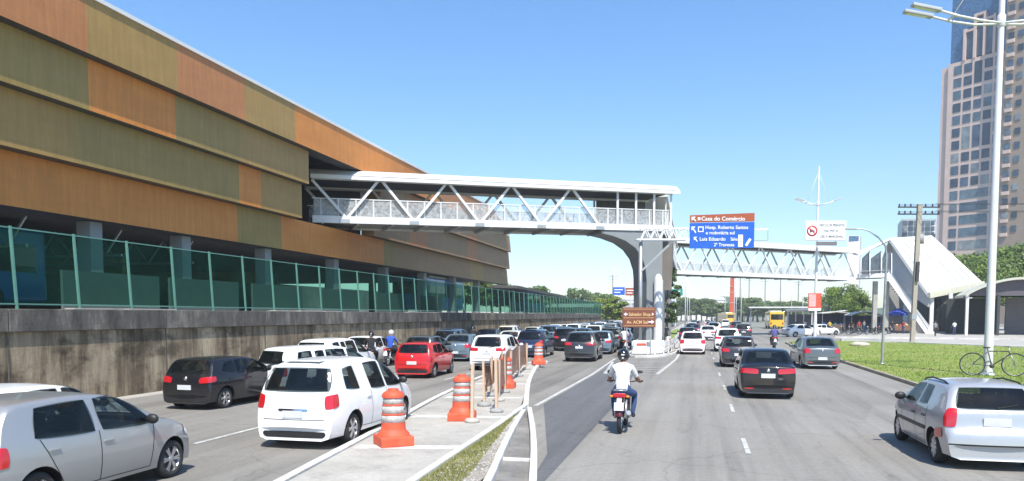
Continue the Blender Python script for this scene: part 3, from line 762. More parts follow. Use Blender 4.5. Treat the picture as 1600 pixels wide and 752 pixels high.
car_copy(vo, P_BLACK, P_CREAM, -12.2, 51.2, 0, 'sedan', 'cream coloured sedan ahead and left of the white SUV')
car_copy(sp, P_WHITE, P_NAVY, -9.55, 45.9, 0, 'minivan', 'navy minivan just ahead of the white SUV')
car_copy(su, P_DARK, P_BLACK, -8.9, 54.3, 0, 'suv', 'very dark SUV behind the top of the farthest orange barrel')
car_copy(dh, P_DARK, P_TEAL, -6.05, 50.5, 0, 'hatchback', 'teal grey hatchback right in front of the black SUV')
car_copy(fox, P_SILV, P_PINK, -.28, 51.6, 0, 'hatchback', 'pinkish white hatchback in the left lane of the right road')
car_copy(su, P_DARK, P_WHITE, 2.0, 56.0, 0, 'suv', 'white SUV just ahead of the graphite hatchback')
car_copy(vo, P_BLACK, P_WHITE, 1.0, 79.5, 0, 'sedan', 'white sedan second ahead of the graphite hatchback')
car_copy(su, P_DARK, P_DARK, 4.6, 84.0, 0, 'suv', 'graphite SUV right of the far white cars on the right road')
car_copy(hb, P_BLACK, P_NAVY, -.9, 74.5, 0, 'hatchback', 'navy hatchback ahead of the pinkish white hatchback')
car_copy(vo, P_BLACK, P_WHITE, 11.6, 94, -62, 'sedan', 'white sedan turning into the side street beyond the lawn')
car_copy(hb, P_BLACK, P_WHITE, 15.4, 103, -66, 'hatchback', 'small white car on the side street in front of the bus shelter')

# ---- light single-mesh versions for the far traffic (too small to show parts)
def lite(car, paint_mat):
    vs = []; bb = MB(); mats = []
    inv = car.root.matrix_world.inverted()
    for o in car.root.children_recursive:
        if o.type != 'MESH' or o.name.split('.')[0] in ('door_gap', 'boot_gap', 'rear_wiper', 'door_handle', 'emblem', 'rim', 'bumper_line'): continue
        mw = Matrix.Translation(o.location) if o.parent == car.root else Matrix.Translation(o.parent.location) @ Matrix.Translation(o.location)
        base = len(bb.v)
        bb.v += [tuple(mw @ v.co) for v in o.data.vertices]
        for p in o.data.polygons:
            m = o.data.materials[p.material_index]
            if m not in mats: mats.append(m)
            bb.f.append(tuple(base + i for i in p.vertices)); bb.m.append(mats.index(m)); bb.sm.append(p.use_smooth)
    me = bb.mesh('far_car', mats); return me, mats.index(paint_mat)
LT = {'hatchback': lite(hb, P_BLACK), 'sedan': lite(pr, P_GREY), 'minivan': lite(sp, P_WHITE), 'SUV': lite(su, P_DARK)}
def far_car(kind, pm, X, Y, rz, label, name, group):
    me, idx = LT[kind]; o = put(name, me, None, (X, Y, .004)); o.rotation_euler = (0, 0, radians(rz))
    o.material_slots[idx].link = 'OBJECT'; o.material_slots[idx].material = pm
    return tag(o, label, 'car', group)
PC = {'white': P_WHITE, 'silver': P_SILV2, 'grey': P_GREY, 'black': P_BLACK, 'slate blue': P_BLUE, 'navy': P_NAVY, 'red': P_RED, 'graphite': P_DARK, 'cream': P_CREAM}
rc = random.Random(5)
used = {}
lanes = [('wall-side lane', -15.3, 56), ('second lane from the wall', -12.2, 60), ('third lane from the wall', -9.1, 62), ('lane nearest the column', -6.05, 58)]
wch = ['white'] * 7 + ['silver'] * 4 + ['grey'] * 2 + ['black'] * 3 + ['slate blue', 'navy', 'red', 'graphite', 'cream']
wk = ['hatchback'] * 4 + ['sedan'] * 3 + ['minivan'] * 2 + ['SUV'] * 2
for ln, X, y0 in lanes:
    y = y0; prev = None; n = 0
    while y < 190:
        for _t in range(60):
            c = rc.choice(wch); k = rc.choice(wk)
            lb = f'small {c} {k} in the {ln}, ' + (f'ahead of a {prev[0]} {prev[1]}' if prev else 'first of the distant ones')
            if lb not in used and (c, k) != prev: break
        used[lb] = 1
        far_car(k, PC[c], X + rc.uniform(-.25, .25), y, rc.uniform(-2, 2), lb, k if k != 'SUV' else 'suv', G_L)
        prev = (c, k); y += rc.uniform(6.0, 8.2) + (y > 120) * 2; n += 1
rd = [('left', -.6, 96), ('left', -.8, 121), ('middle', 2.0, 99), ('middle', 2.3, 118), ('right', 5.2, 112), ('left', -.4, 150), ('middle', 2.2, 142), ('right', 5.4, 160), ('middle', 2.1, 175), ('left', -.6, 190)]
cc = ['navy', 'white', 'white', 'silver', 'graphite', 'black', 'grey', 'white', 'cream', 'silver']; kk = ['sedan', 'hatchback', 'SUV', 'sedan', 'SUV', 'sedan', 'hatchback', 'minivan', 'sedan', 'hatchback']
seen = {}
for i, (ln, X, y) in enumerate(rd):
    far_car(kk[i], PC[cc[i]], X, y, 0, f'{cc[i]} {kk[i]} driving far away in the {ln} lane of the right road', 'suv' if 'SUV' in kk[i] else kk[i], G_R)

# ---- buses
def bus(name, label, body, L=11.5, band=None, group=None, X=0, Y=0, Z=0, rz=0):
    t = thing(name, label, 'bus', (X, Y, Z), radians(rz), group)
    b = MB(); b.box(-1.25, 1.25, -L / 2, L / 2, .35, 3.1); bevel(b.build('body', body, t), .18, 4)
    b = MB(); b.box(-1.262, 1.262, -L / 2 + .5, L / 2 - .5, 1.45, 2.45); bevel(b.build('side_window', WIN, t), .02)
    b = MB(); b.box(-1.05, 1.05, -L / 2 - .012, -L / 2 + .06, 1.65, 2.65); b.build('rear_window', WIN, t)
    b = MB(); b.box(-1.1, 1.1, L / 2 - .06, L / 2 + .012, 1.2, 2.6); b.build('windscreen', WIN, t)
    b = MB(); b.box(-1.0, 1.0, -3, 2, 3.1, 3.3); bevel(b.build('roof_unit', WHITE2, t), .06)
    for y in (-L / 2 + 2.6, L / 2 - 2.4):
        for sx in (-1, 1):
            b = MB(); b.lathe([(.2, 0), (.44, 0), (.48, .05), (.48, .25), (.44, .3), (.2, .3)], 18, axis='x', c=(.98 if sx > 0 else -1.28, y, .48)); b.build('wheel', RUBBER, t)
    for sx in (-1, 1):
        b = MB(); b.box(sx * 1.0 - .12, sx * 1.0 + .12, -L / 2 - .02, -L / 2 + .03, .8, 1.15); b.build('tail_light', RED_L, t)
    return t
bus('yellow_bus', 'yellow bus standing at the shelter beyond the right road', P_YEL, 10.5, X=14.0, Y=152, rz=0)
bus('yellow_bus', 'distant yellow bus under the red tower mast', P_YEL, 11, X=8.2, Y=235, rz=12)
b1_ = bus('blue_bus', 'blue bus behind the green fence at the far left of the station', P_BBLUE, 12, X=-25.5, Y=18.6, Z=2.62, rz=0)
bus('blue_bus', 'blue bus behind the green fence under the footbridge', P_BBLUE, 12, X=-23.5, Y=66, Z=2.62, rz=0)
bus('blue_bus', 'blue bus beyond the end of the striped station building', P_BBLUE, 12, X=-22.8, Y=104, Z=2.62, rz=0)
# ------------------------------------------------------------------ people
SKIN = M('skin', (.28, .15, .09), .55); JEANS = M('blue_jeans', (.035, .07, .17), .85); TEE = M('white_cotton', (.74, .74, .73), .9, vs=4, var=.2, bmp=.5)
SHOE = M('dark_shoe', (.03, .03, .03), .7); HELM = M('black_helmet', (.012, .012, .013), .15, 0, .8); TROUS = M('dark_trousers', (.03, .03, .035), .9)
BLUE_S = M('blue_shirt', (.03, .09, .42), .9); PURP_S = M('violet_blue_shirt', (.09, .09, .28), .9); BLACK_S = M('black_shirt', (.02, .02, .022), .9); RED_S = M('red_shirt', (.42, .04, .04), .9)
GREY_S = M('grey_shirt', (.25, .26, .28), .9); YEL_S = M('yellow_shirt', (.6, .42, .06), .9); HAIR = M('dark_hair', (.015, .01, .008), .7)
def seg_d(p, a, b):
    ab = b - a; t = max(0, min(1, (p - a).dot(ab) / max(1e-9, ab.length_squared))); return (p - a - ab * t).length
def skin_body(name, J, E, rad, zones, mats, sub=1):
    names = list(J); idx = {n: i for i, n in enumerate(names)}
    me = bpy.data.meshes.new(name); me.from_pydata([J[n] for n in names], [(idx[a], idx[b]) for a, b in E], [])
    o = put(name, me); md = o.modifiers.new('s', 'SKIN'); md.use_smooth_shade = True
    for n in names:
        sv = me.skin_vertices[0].data[idx[n]]; r = rad[n]; sv.radius = r if isinstance(r, tuple) else (r, r); sv.use_root = (n == 'pelvis')
    s2 = o.modifiers.new('u', 'SUBSURF'); s2.levels = sub; s2.render_levels = sub
    bpy.context.view_layer.update()
    nm = bpy.data.meshes.new_from_object(o.evaluated_get(bpy.context.evaluated_depsgraph_get())); bpy.data.objects.remove(o)
    for m in mats: nm.materials.append(m)
    V = {n: Vector(J[n]) for n in J}
    for p in nm.polygons:
        c = p.center; best = min(E, key=lambda e: seg_d(c, V[e[0]], V[e[1]])); p.material_index = zones(c, best); p.use_smooth = True
    return nm
def hand_fingers(b, w, d, sd, mi, grip=True):
    """palm + four unequal curled fingers and a thumb closed round a grip running along x"""
    w = Vector(w); d = Vector(d).normalized(); x = Vector((1, 0, 0)) * sd
    pc = w + d * .05; b.ell(pc, .042, .05, .028, 10, 6, mi)
    for i, (off, ln) in enumerate(((-.030, .92), (-.010, 1.0), (.010, .95), (.030, .78))):
        p0 = pc + x * off + d * .035; p1 = p0 + (d * .032 + Vector((0, 0, -.012))) * ln; p2 = p1 + (d * .004 + Vector((0, 0, -.028))) * ln; p3 = p2 + (-d * .020 + Vector((0, 0, -.010))) * ln
        b.tube([p0, p1, p2, p3], [.010, .0095, .009, .007], 6, mi)
    p0 = pc - x * .035; b.tube([p0, p0 + d * .02 + Vector((0, 0, -.022)) - x * .012, p0 + d * .040 + Vector((0, 0, -.036))], [.011, .010, .008], 6, mi)
def face(b, c, yaw, mi_skin, mi_dark):
    """nose, ears, eyes, mouth on a head centred at c looking along +Y"""
    c = Vector(c); b.ell(c + Vector((0, .105, -.01)), .013, .02, .022, 8, 6, mi_skin)
    for s in (-1, 1):
        b.ell(c + Vector((s * .078, .0, 0)), .012, .02, .032, 8, 6, mi_skin); b.ell(c + Vector((s * .032, .088, .02)), .013, .008, .007, 8, 6, mi_dark)
    b.ell(c + Vector((0, .095, -.055)), .026, .008, .006, 8, 6, mi_dark)
def add_extra(me, b):
    bm = bmesh.new(); bm.from_mesh(me); base = {}
    vs = [bm.verts.new(v) for v in b.v]
    for f, m in zip(b.f, b.m):
        try: fc = bm.faces.new([vs[i] for i in f]); fc.material_index = m; fc.smooth = True
        except ValueError: pass
    bm.to_mesh(me); bm.free()
def rider_mesh(top, legs, name='rider'):
    J = {'pelvis': (0, -.24, .86), 'waist': (0, -.20, 1.02), 'chest': (0, -.13, 1.24), 'uchest': (0, -.09, 1.38), 'neck': (0, -.05, 1.47), 'hbase': (0, -.02, 1.53), 'head': (0, .0, 1.60), 'crown': (0, 0, 1.68)}
    rad = {'pelvis': (.17, .13), 'waist': (.155, .115), 'chest': (.18, .125), 'uchest': (.15, .10), 'neck': .055, 'hbase': .065, 'head': .085, 'crown': .06}
    E = [('pelvis', 'waist'), ('waist', 'chest'), ('chest', 'uchest'), ('uchest', 'neck'), ('neck', 'hbase'), ('hbase', 'head'), ('head', 'crown')]
    for s, n in ((-1, 'l'), (1, 'r')):
        J.update({'sh' + n: (s * .19, -.09, 1.36), 'up' + n: (s * .25, -.02, 1.24), 'el' + n: (s * .30, .08, 1.10), 'fa' + n: (s * .32, .22, 1.06), 'wr' + n: (s * .33, .36, 1.04),
                  'hp' + n: (s * .12, -.18, .84), 'th' + n: (s * .19, .06, .80), 'kn' + n: (s * .23, .26, .76), 'cf' + n: (s * .22, .20, .54), 'an' + n: (s * .20, .12, .33), 'ft' + n: (s * .21, .26, .29)})
        rad.update({'sh' + n: .07, 'up' + n: .062, 'el' + n: .05, 'fa' + n: .043, 'wr' + n: .03, 'hp' + n: .10, 'th' + n: .095, 'kn' + n: .075, 'cf' + n: .068, 'an' + n: .045, 'ft' + n: .04})
        E += [('uchest', 'sh' + n), ('sh' + n, 'up' + n), ('up' + n, 'el' + n), ('el' + n, 'fa' + n), ('fa' + n, 'wr' + n), ('pelvis', 'hp' + n), ('hp' + n, 'th' + n), ('th' + n, 'kn' + n), ('kn' + n, 'cf' + n), ('cf' + n, 'an' + n), ('an' + n, 'ft' + n)]
    def z(c, e):
        k = e[1][:2]
        if e[1] in ('neck', 'hbase', 'head', 'crown'): return 2
        if k in ('fa', 'wr', ) or (k == 'el' and c.z < 1.15): return 2
        if k == 'ft': return 3
        if k in ('hp', 'th', 'kn', 'cf', 'an') or c.z < .90: return 1
        return 0
    me = skin_body(name, J, E, rad, z, [top, legs, SKIN, SHOE]); b = MB()
    for s in (-1, 1):
        hand_fingers(b, (s * .33, .36, 1.04), (0, 1, -.05), s, 2)
        b.ell((s * .21, .22, .285), .045, .13, .045, 10, 6, 3)
    face(b, (0, .0, 1.60), 0, 2, 3)
    add_extra(me, b); return me
def helmet(parent, col, z=1.625):
    b = MB(); b.ell((0, -.005, z), .135, .155, .145, 20, 14)
    b.v = [(x, y, max(v, z - .115)) for x, y, v in b.v]
    o = b.build('helmet', col, parent); smooth(o, 60)
    b = MB()
    vs = []
    for j in range(5):
        for i in range(11):
            a = radians(-62 + 124 * i / 10); zz = z - .055 + .085 * j / 4; rr = sqrt(max(0, 1 - ((zz - z) / .145) ** 2)) * 1.03
            vs.append((.137 * rr * sin(a), .157 * rr * cos(a) - .005, zz))
    b.add(vs, [(j * 11 + i, j * 11 + i + 1, (j + 1) * 11 + i + 1, (j + 1) * 11 + i) for j in range(4) for i in range(10)], 0, True); b.build('visor', WIN, parent, fix=False)
    b = MB(); b.box(-.035, .035, -.166, -.155, z + .0, z + .03); b.box(-.02, .02, -.158, -.150, z - .07, z - .04); b.build('helmet_sticker', PLATE, parent)

def make_moto(col, name='motorcycle'):
    t = thing(name, None, 'motorcycle')
    for y in (-.62, .62):
        b = MB(); b.lathe([(.235, -.045), (.28, -.045), (.305, -.02), (.305, .02), (.28, .045), (.235, .045)], 26, axis='x'); w = b.build('wheel', RUBBER, t, (0, y, .305))
        b = MB(); b.lathe([(.235, -.03), (.245, 0), (.235, .03), (.22, .03), (.22, -.03), (.235, -.03)], 26, axis='x'); b.lathe([(.001, -.07), (.04, -.07), (.04, .07), (.001, .07)], 12, axis='x')
        for k in range(5): a = 2 * pi * k / 5; b.bar((0, .03 * cos(a), .03 * sin(a)), (0, .23 * cos(a), .23 * sin(a)), .03, .03, up=(1, 0, 0))
        b.build('rim', ALLOY, w)
        b = MB(); b.tube([(0, y + .34 * cos(radians(a)), .305 + .34 * sin(radians(a))) for a in range(20, 165, 12)], .012, 6)
        vs = []
        for a in range(15, 170, 10):
            for s in (-.075, -.04, .04, .075): vs.append((s, y + (.345 - (abs(s) > .05) * .03) * cos(radians(a)), .305 + (.345 - (abs(s) > .05) * .03) * sin(radians(a))))
        n = len(vs) // 4; b.add(vs, [(4 * i + k, 4 * i + k + 1, 4 * i + k + 5, 4 * i + k + 4) for i in range(n - 1) for k in range(3)], 0, True); b.build('mudguard', col, t, fix=False)
    b = MB()  # bodywork
    b.prism([(-.09, -.78, .80), (-.09, -.2, .66), (-.09, .12, .62), (-.09, .16, .45), (-.09, -.15, .40), (-.09, -.45, .55), (-.09, -.80, .72)], (.18, 0, 0)); o = b.build('fairing', col, t); bevel(o, .04, 3)
    b = MB(); b.prism([(-.13, .42, 1.0), (-.13, .56, .90), (-.13, .50, .60), (-.13, .36, .42), (-.13, .30, .50), (-.13, .36, .80)], (.26, 0, 0)); o = b.build('leg_shield', col, t); bevel(o, .04, 3)
    b = MB(); b.prism([(-.13, -.74, .84), (-.13, -.40, .82), (-.13, .02, .80), (-.13, .12, .74), (-.13, .02, .68), (-.13, -.70, .76)], (.26, 0, 0)); o = b.build('seat', M('seat_vinyl', (.02, .02, .02), .6), t); bevel(o, .035, 3)
    b = MB(); b.prism([(-.14, -.12, .55), (-.14, .18, .55), (-.14, .22, .30), (-.14, -.10, .26)], (.28, 0, 0)); b.lathe([(.001, -.16), (.08, -.16), (.09, .16), (.001, .16)], 12, axis='x', c=(0, .02, .36)); o = b.build('engine', DARKM, t)
    b = MB(); b.tube([(0, .44, .98), (0, .50, .75), (0, .58, .50)], .03, 8)
    for s in (-.07, .07): b.tube([(s, .48, .78), (s, .62, .305)], .022, 8)
    b.build('fork', STEEL, t)
    b = MB(); b.tube([(-.36, .40, 1.03), (-.25, .42, 1.03), (-.08, .46, 1.0), (.08, .46, 1.0), (.25, .42, 1.03), (.36, .40, 1.03)], .014, 8); b.build('handlebar', DARKM, t)
    for s in (-1, 1):
        b = MB(); b.tube([(s * .40, .40, 1.03), (s * .27, .415, 1.03)], .021, 8); b.build('grip', RUBBER, t)
        b = MB(); b.tube([(s * .24, .42, 1.03), (s * .30, .40, 1.20)], .007, 6); b.ell((s * .335, .40, 1.235), .062, .015, .04, 12, 8); b.build('mirror', DARKM, t)
        b = MB(); b.ell((s * .17, -.82, .80), .045, .03, .03, 10, 6); b.build('turn_signal', AMB_L, t)
        b = MB(); b.bar((s * .08, .16, .28), (s * .24, .16, .28), .04, .03); b.build('foot_peg', RUBBER, t)
    b = MB(); b.ell((0, .55, .93), .09, .06, .08, 12, 8); b.build('headlight', WHT_L, t)
    b = MB(); b.box(-.13, .13, -.87, -.80, .78, .87); o = b.build('tail_light', RED_L, t); bevel(o, .025, 2)
    b = MB(); b.tube([(-.12, -.35, .90), (-.13, -.80, .92), (0, -.86, .93), (.13, -.80, .92), (.12, -.35, .90)], .012, 6); b.build('grab_rail', STEEL, t)
    b = MB(); m_ = Matrix.Translation((0, -.93, .60)) @ Matrix.Rotation(radians(-14), 4, 'X'); b.box(-.10, .10, -.008, .008, -.085, .085, mat=m_); b.bar((0, -.82, .78), (0, -.92, .64), .10, .02); b.build('licence_plate', PLATE, t)
    b = MB(); b.tube([(.13, .10, .34), (.16, -.20, .30), (.17, -.35, .36), (.19, -.78, .46)], [.02, .022, .045, .05], 10); b.build('exhaust', STEEL, t)
    for s in (-.11, .11):
        b = MB(); b.tube([(s, -.50, .70), (s, -.62, .32)], .028, 8); b.build('shock_absorber', STEEL, t)
    return t
RIDE = {}
def ride(X, Y, rz, col, top, legs, hc, mlabel, plabel, proto=None):
    if proto is None: m = make_moto(col); 
    else: m = clone(proto); recolour(m, MOTO_RED, col)
    m.location = (X, Y, .004); m.rotation_euler = (0, 0, radians(rz)); m['label'] = mlabel; m['group'] = 'motorcycles in the traffic'
    key = (top.name, legs.name)
    if not RIDE: RIDE['base'] = rider_mesh(TEE, JEANS)
    p = put('person', RIDE['base'], None, (X, Y, .004)); p.rotation_euler = (0, 0, radians(rz))
    for i, mm in ((0, top), (1, legs)):
        p.material_slots[i].link = 'OBJECT'; p.material_slots[i].material = mm
    helmet(p, hc); tag(p, plabel, 'person', 'motorcycle riders'); return m
MOTO_RED = M('moto_dark_red', (.10, .01, .012), .2, 0, .8)
mp = ride(-1.56, 16.85, 0, MOTO_RED, TEE, JEANS, HELM, 'dark motorcycle with a red tail light, ridden by the man in white', 'rider in a white T-shirt, blue jeans and black helmet on the nearest motorcycle')
ride(-14.6, 32.9, 16, BLACKP, BLACK_S, TROUS, HELM, 'black motorcycle leaning past the white van, left one of a pair', 'rider dressed in black between the white van and the rider in the blue shirt', mp)
ride(-14.78, 35.7, 4, BLACKP, BLUE_S, TROUS, M('white_helmet', (.7, .7, .72), .2, 0, .6), 'dark motorcycle under a rider in a bright blue shirt, near the wall', 'rider in a bright blue shirt and white helmet near the wall', mp)
ride(-15.2, 51.5, 0, BLACKP, BLACK_S, JEANS, HELM, 'dark motorcycle beside the wall, just beyond the slate blue minivan', 'rider in black far along the wall, beyond the slate blue minivan', mp)
ride(5.6, 60.5, 0, BLACKP, PURP_S, TROUS, HELM, 'dark motorcycle with a pale plate ahead of the grey sedan on the right road', 'rider in a violet blue shirt ahead of the grey sedan', mp)
ride(-4.6, 50.2, 12, BLACKP, TEE, TROUS, HELM, 'motorcycle stopped by the hatched gore left of the brown sign', 'rider in a white shirt stopped by the brown sign at the hatched gore', mp)

def stand_mesh(top, legs, step=.1, arm=.0):
    J = {'pelvis': (0, 0, .95), 'waist': (0, 0, 1.08), 'chest': (0, .0, 1.28), 'uchest': (0, 0, 1.40), 'neck': (0, 0, 1.48), 'hbase': (0, .01, 1.54), 'head': (0, .015, 1.61), 'crown': (0, .01, 1.69)}
    rad = {'pelvis': (.16, .11), 'waist': (.14, .10), 'chest': (.165, .11), 'uchest': (.14, .09), 'neck': .05, 'hbase': .06, 'head': .085, 'crown': .06}
    E = [('pelvis', 'waist'), ('waist', 'chest'), ('chest', 'uchest'), ('uchest', 'neck'), ('neck', 'hbase'), ('hbase', 'head'), ('head', 'crown')]
    for s, n in ((-1, 'l'), (1, 'r')):
        st = step * s
        J.update({'sh' + n: (s * .18, 0, 1.38), 'up' + n: (s * .22, 0, 1.24), 'el' + n: (s * .25, -.02 + arm * .3, 1.12), 'wr' + n: (s * .26, .10 + arm, .90 + arm * .5), 'hp' + n: (s * .10, 0, .90), 'kn' + n: (s * .11, st * .6 + .03, .50), 'an' + n: (s * .11, st, .09), 'ft' + n: (s * .12, st + .15, .05)})
        rad.update({'sh' + n: .06, 'up' + n: .052, 'el' + n: .043, 'wr' + n: .03, 'hp' + n: .09, 'kn' + n: .06, 'an' + n: .042, 'ft' + n: .038})
        E += [('uchest', 'sh' + n), ('sh' + n, 'up' + n), ('up' + n, 'el' + n), ('el' + n, 'wr' + n), ('pelvis', 'hp' + n), ('hp' + n, 'kn' + n), ('kn' + n, 'an' + n), ('an' + n, 'ft' + n)]
    def z(c, e):
        if e[1] in ('neck', 'hbase', 'head', 'crown'): return 2
        if e[1][:2] in ('wr',) or (e[1][:2] == 'el' and c.z < 1.18): return 2
        if e[1][:2] == 'ft': return 3
        if e[1][:2] in ('hp', 'kn', 'an') or c.z < .98: return 1
        return 0
    me = skin_body('stander', J, E, rad, z, [top, legs, SKIN, SHOE]); b = MB()
    for s in (-1, 1): hand_fingers(b, J['wr' + ('l' if s < 0 else 'r')], (0, .35, -1), s, 2)
    face(b, (0, .01, 1.61), 0, 2, 3); b.ell((0, -.012, 1.635), .09, .10, .095, 12, 8, 3); add_extra(me, b); return me
ST = [stand_mesh(TEE, JEANS, .12, .0), stand_mesh(TEE, JEANS, .02, .12)]
def person(X, Y, rz, top, legs, label, z=.124, i=0):
    p = put('person', ST[i], None, (X, Y, z)); p.rotation_euler = (0, 0, radians(rz))
    for k, mm in ((0, top), (1, legs)): p.material_slots[k].link = 'OBJECT'; p.material_slots[k].material = mm
    return tag(p, label, 'person', 'people standing around the stalls and the footbridge entrance')
person(*G(1296, 522, .12)[:2], 200, YEL_S, JEANS, 'person in a yellow shirt standing just right of the red roadside sign', i=0)
person(*G(1330, 521, .12)[:2], 150, BLACK_S, TROUS, 'person in black at the left side of the pale arched stall', i=1)
person(*G(1342, 522, .12)[:2], 190, RED_S, TROUS, 'person in a red shirt in front of the pale arched stall', i=0)
person(*G(1350, 520, .12)[:2], 40, GREY_S, JEANS, 'person in a grey shirt right of the person in red', i=1)
person(*G(1394, 522, .12)[:2], 170, BLACK_S, JEANS, 'person in a black shirt at the left edge of the blue umbrella', i=0)
person(*G(1411, 522, .12)[:2], 120, RED_S, JEANS, 'person in a red shirt under the blue umbrella', i=1)
person(*G(1461, 526, .12)[:2], 200, GREY_S, TROUS, 'person with a grey shirt walking out of the pavilion beside the stair foot', i=0)
person(*G(1491, 524, .12)[:2], 20, TEE, JEANS, 'person in white in front of the middle pavilion window', i=1)
person(*G(1245, 520, .12)[:2], 180, BLACK_S, JEANS, 'person in black waiting under the bus shelter, left one', i=1)
person(*G(1257, 520, .12)[:2], 160, TEE, TROUS, 'person in white waiting under the bus shelter, right one', i=0)
person(-2.55, 66, 0, BLACK_S, TROUS, 'person in dark clothes walking at the median edge just left of the pinkish white car', z=.004, i=0)
# ------------------------------------------------------------------ ground, roads, kerbs
sheet('ground', [(-900, -60), (900, -60), (900, 1000), (-900, 1000)], -.012, GROUND)
sheet('left_carriageway', [(-17.1, -20), (-4.0, -20), (-4.0, 420), (-17.1, 420)], .004, ASPH_L)
sheet('right_road', [(-4.0, -20), (7.45, -20), (7.45, 78), (8.6, 84), (11, 90), (13.5, 100), (9.5, 130), (9.0, 420), (-4.0, 420)], .003, ASPH)
sheet('side_street', [(9.2, 86), (13.4, 80), (40, 170), (30, 175), (9.4, 131), (13.5, 100)], .006, ASPH)
sheet('fresh_asphalt_strip', [(-2.2, -20), (-2.2, 24), (-2.6, 33), (-3.4, 39), (-4.15, 42), (-4.15, 21), (-2.6, 13.5), (-2.35, 10.5), (-2.3, -20)], .0075, ASPH_D)
sheet('station_ground', [(-17.4, -20), (-70, -20), (-70, 140), (-17.4, 140)], 2.62, CONC_D, th=1)
# pale dusty shoulder by the wall
sheet('wall_gutter', [(-17.1, -20), (-16.45, -20), (-16.45, 140), (-17.1, 140)], .009, CONC)
# median island
MED = [(-4.9, 4), (-5.78, 10.4), (-6.45, 15.5), (-7.3, 21.5), (-8.1, 30), (-8.0, 38.5), (-7.7, 38.8), (-7.55, 36), (-4.55, 19.9), (-4.28, 16.6), (-3.98, 10.8), (-3.7, 4)]
sheet('median_pavement', MED, .11, CONC, th=1)
def strip(name, pts, w, z0, z1, m, bv=.02, kind='structure'):
    b = MB(); n = len(pts); L = []; Rr = []
    for i, p in enumerate(pts):
        a = Vector(pts[max(i - 1, 0)]); c = Vector(pts[min(i + 1, n - 1)]); d = (c - a).normalized(); nn = Vector((-d.y, d.x)) * w / 2
        L.append(Vector(p) + nn); Rr.append(Vector(p) - nn)
    vs = []
    for l, r in zip(L, Rr): vs += [(l.x, l.y, z0), (r.x, r.y, z0), (r.x, r.y, z1), (l.x, l.y, z1)]
    fs = [(4 * i + k, 4 * i + (k + 1) % 4, 4 * i + 4 + (k + 1) % 4, 4 * i + 4 + k) for i in range(n - 1) for k in range(4)] + [(3, 2, 1, 0), tuple(4 * n - 4 + k for k in range(4))]
    b.add(vs, fs); o = b.build(name, m)
    if bv: bevel(o, bv, 2, 30)
    return tag(o, kind=kind)
def cr(pts, n=6):
    q = []
    for i in range(len(pts) - 1):
        p0 = Vector(pts[max(i - 1, 0)]); p1 = Vector(pts[i]); p2 = Vector(pts[i + 1]); p3 = Vector(pts[min(i + 2, len(pts) - 1)])
        for k in range(n):
            t = k / n; q.append(tuple(.5 * ((2 * p1) + (p2 - p0) * t + (2 * p0 - 5 * p1 + 4 * p2 - p3) * t * t + (3 * p1 - p0 - 3 * p2 + p3) * t ** 3)))
    return q + [tuple(pts[-1])]
strip('median_kerb', cr([(-5.0, 4), (-5.88, 10.4), (-6.55, 15.5), (-7.4, 21.5), (-8.2, 30), (-8.1, 38.6), (-7.85, 39.1), (-7.5, 38.6), (-7.4, 36), (-6.0, 27.6), (-4.42, 19.9)]), .15, 0, .14, KERB)
strip('median_kerb', [(-3.62, 4), (-3.98, 10.8), (-4.20, 16.2), (-4.40, 19.75)], .13, 0, .15, KERB)
CK1 = [G(*p)[:2] for p in ((768, 752), (785, 712), (802, 676), (818, 649))]; CK1 = [G(*p)[:2] for p in ((738, 812), (753, 782))] + CK1
strip('channel_kerb', cr(CK1), .12, 0, .15, KERB)
CK2 = [G(*p)[:2] for p in ((833, 752), (834, 712), (832, 676), (827, 645))]; CK2 = [G(*p)[:2] for p in ((829, 812), (831, 782))] + CK2
strip('channel_kerb', cr(CK2), .12, 0, .15, KERB)
sheet('drain_channel', CK1 + CK2[::-1], .03, m_conc('dirty_channel', (.14, .135, .12), (.30, .28, .25), .8))
b = MB()
for y, x0, x1 in ((12.6, -3.08, -2.62),): xa, xb = interp(sorted([(q[1], q[0]) for q in CK1]), y), interp(sorted([(q[1], q[0]) for q in CK2]), y); b.box(xa, xb, y - .05, y + .05, .02, .07)
tag(b.build('channel_crossbar', KERB), kind='structure')
sheet('median_verge', [(-3.85, 4), (-4.05, 10.8), (-4.26, 16.2), (-4.36, 18.6), (-3.98, 16.5), (-3.42, 13.3), (-3.06, 11), (-2.85, 4)], .08, m_conc('gravelly_soil', (.22, .20, .16), (.42, .39, .33), .8))
# joints across the median pavement
b = MB()
for y, xa, xb in ((8.4, -5.4, -3.85), (12.6, -6.0, -4.06), (16.8, -6.5, -4.3), (21, -7.1, -4.9), (25.4, -7.5, -5.7), (30, -7.9, -6.6)): b.add([(xa, y, .1135), (xb, y + .35, .1135), (xb, y + .75, .1135), (xa, y + .4, .1135)], [(0, 1, 2, 3)])
tag(b.build('median_paint_bars', M('worn_white_marking', (.62, .61, .57), .8, var=.35, vs=5)), kind='structure')
# gore island at the column
GI = [(-3.95, 46.5), (-2.9, 45.6), (-1.9, 47.5), (-1.35, 54), (-1.4, 75), (-1.7, 130), (-1.7, 300), (-3.9, 300), (-4.0, 75), (-4.2, 54)]
sheet('column_island', GI, .12, CONC, th=1)
strip('island_kerb', cr([(-4.2, 75), (-4.25, 54), (-3.95, 46.3), (-2.9, 45.35), (-1.75, 47.4), (-1.25, 54), (-1.3, 75)], 4), .15, 0, .15, KERB)
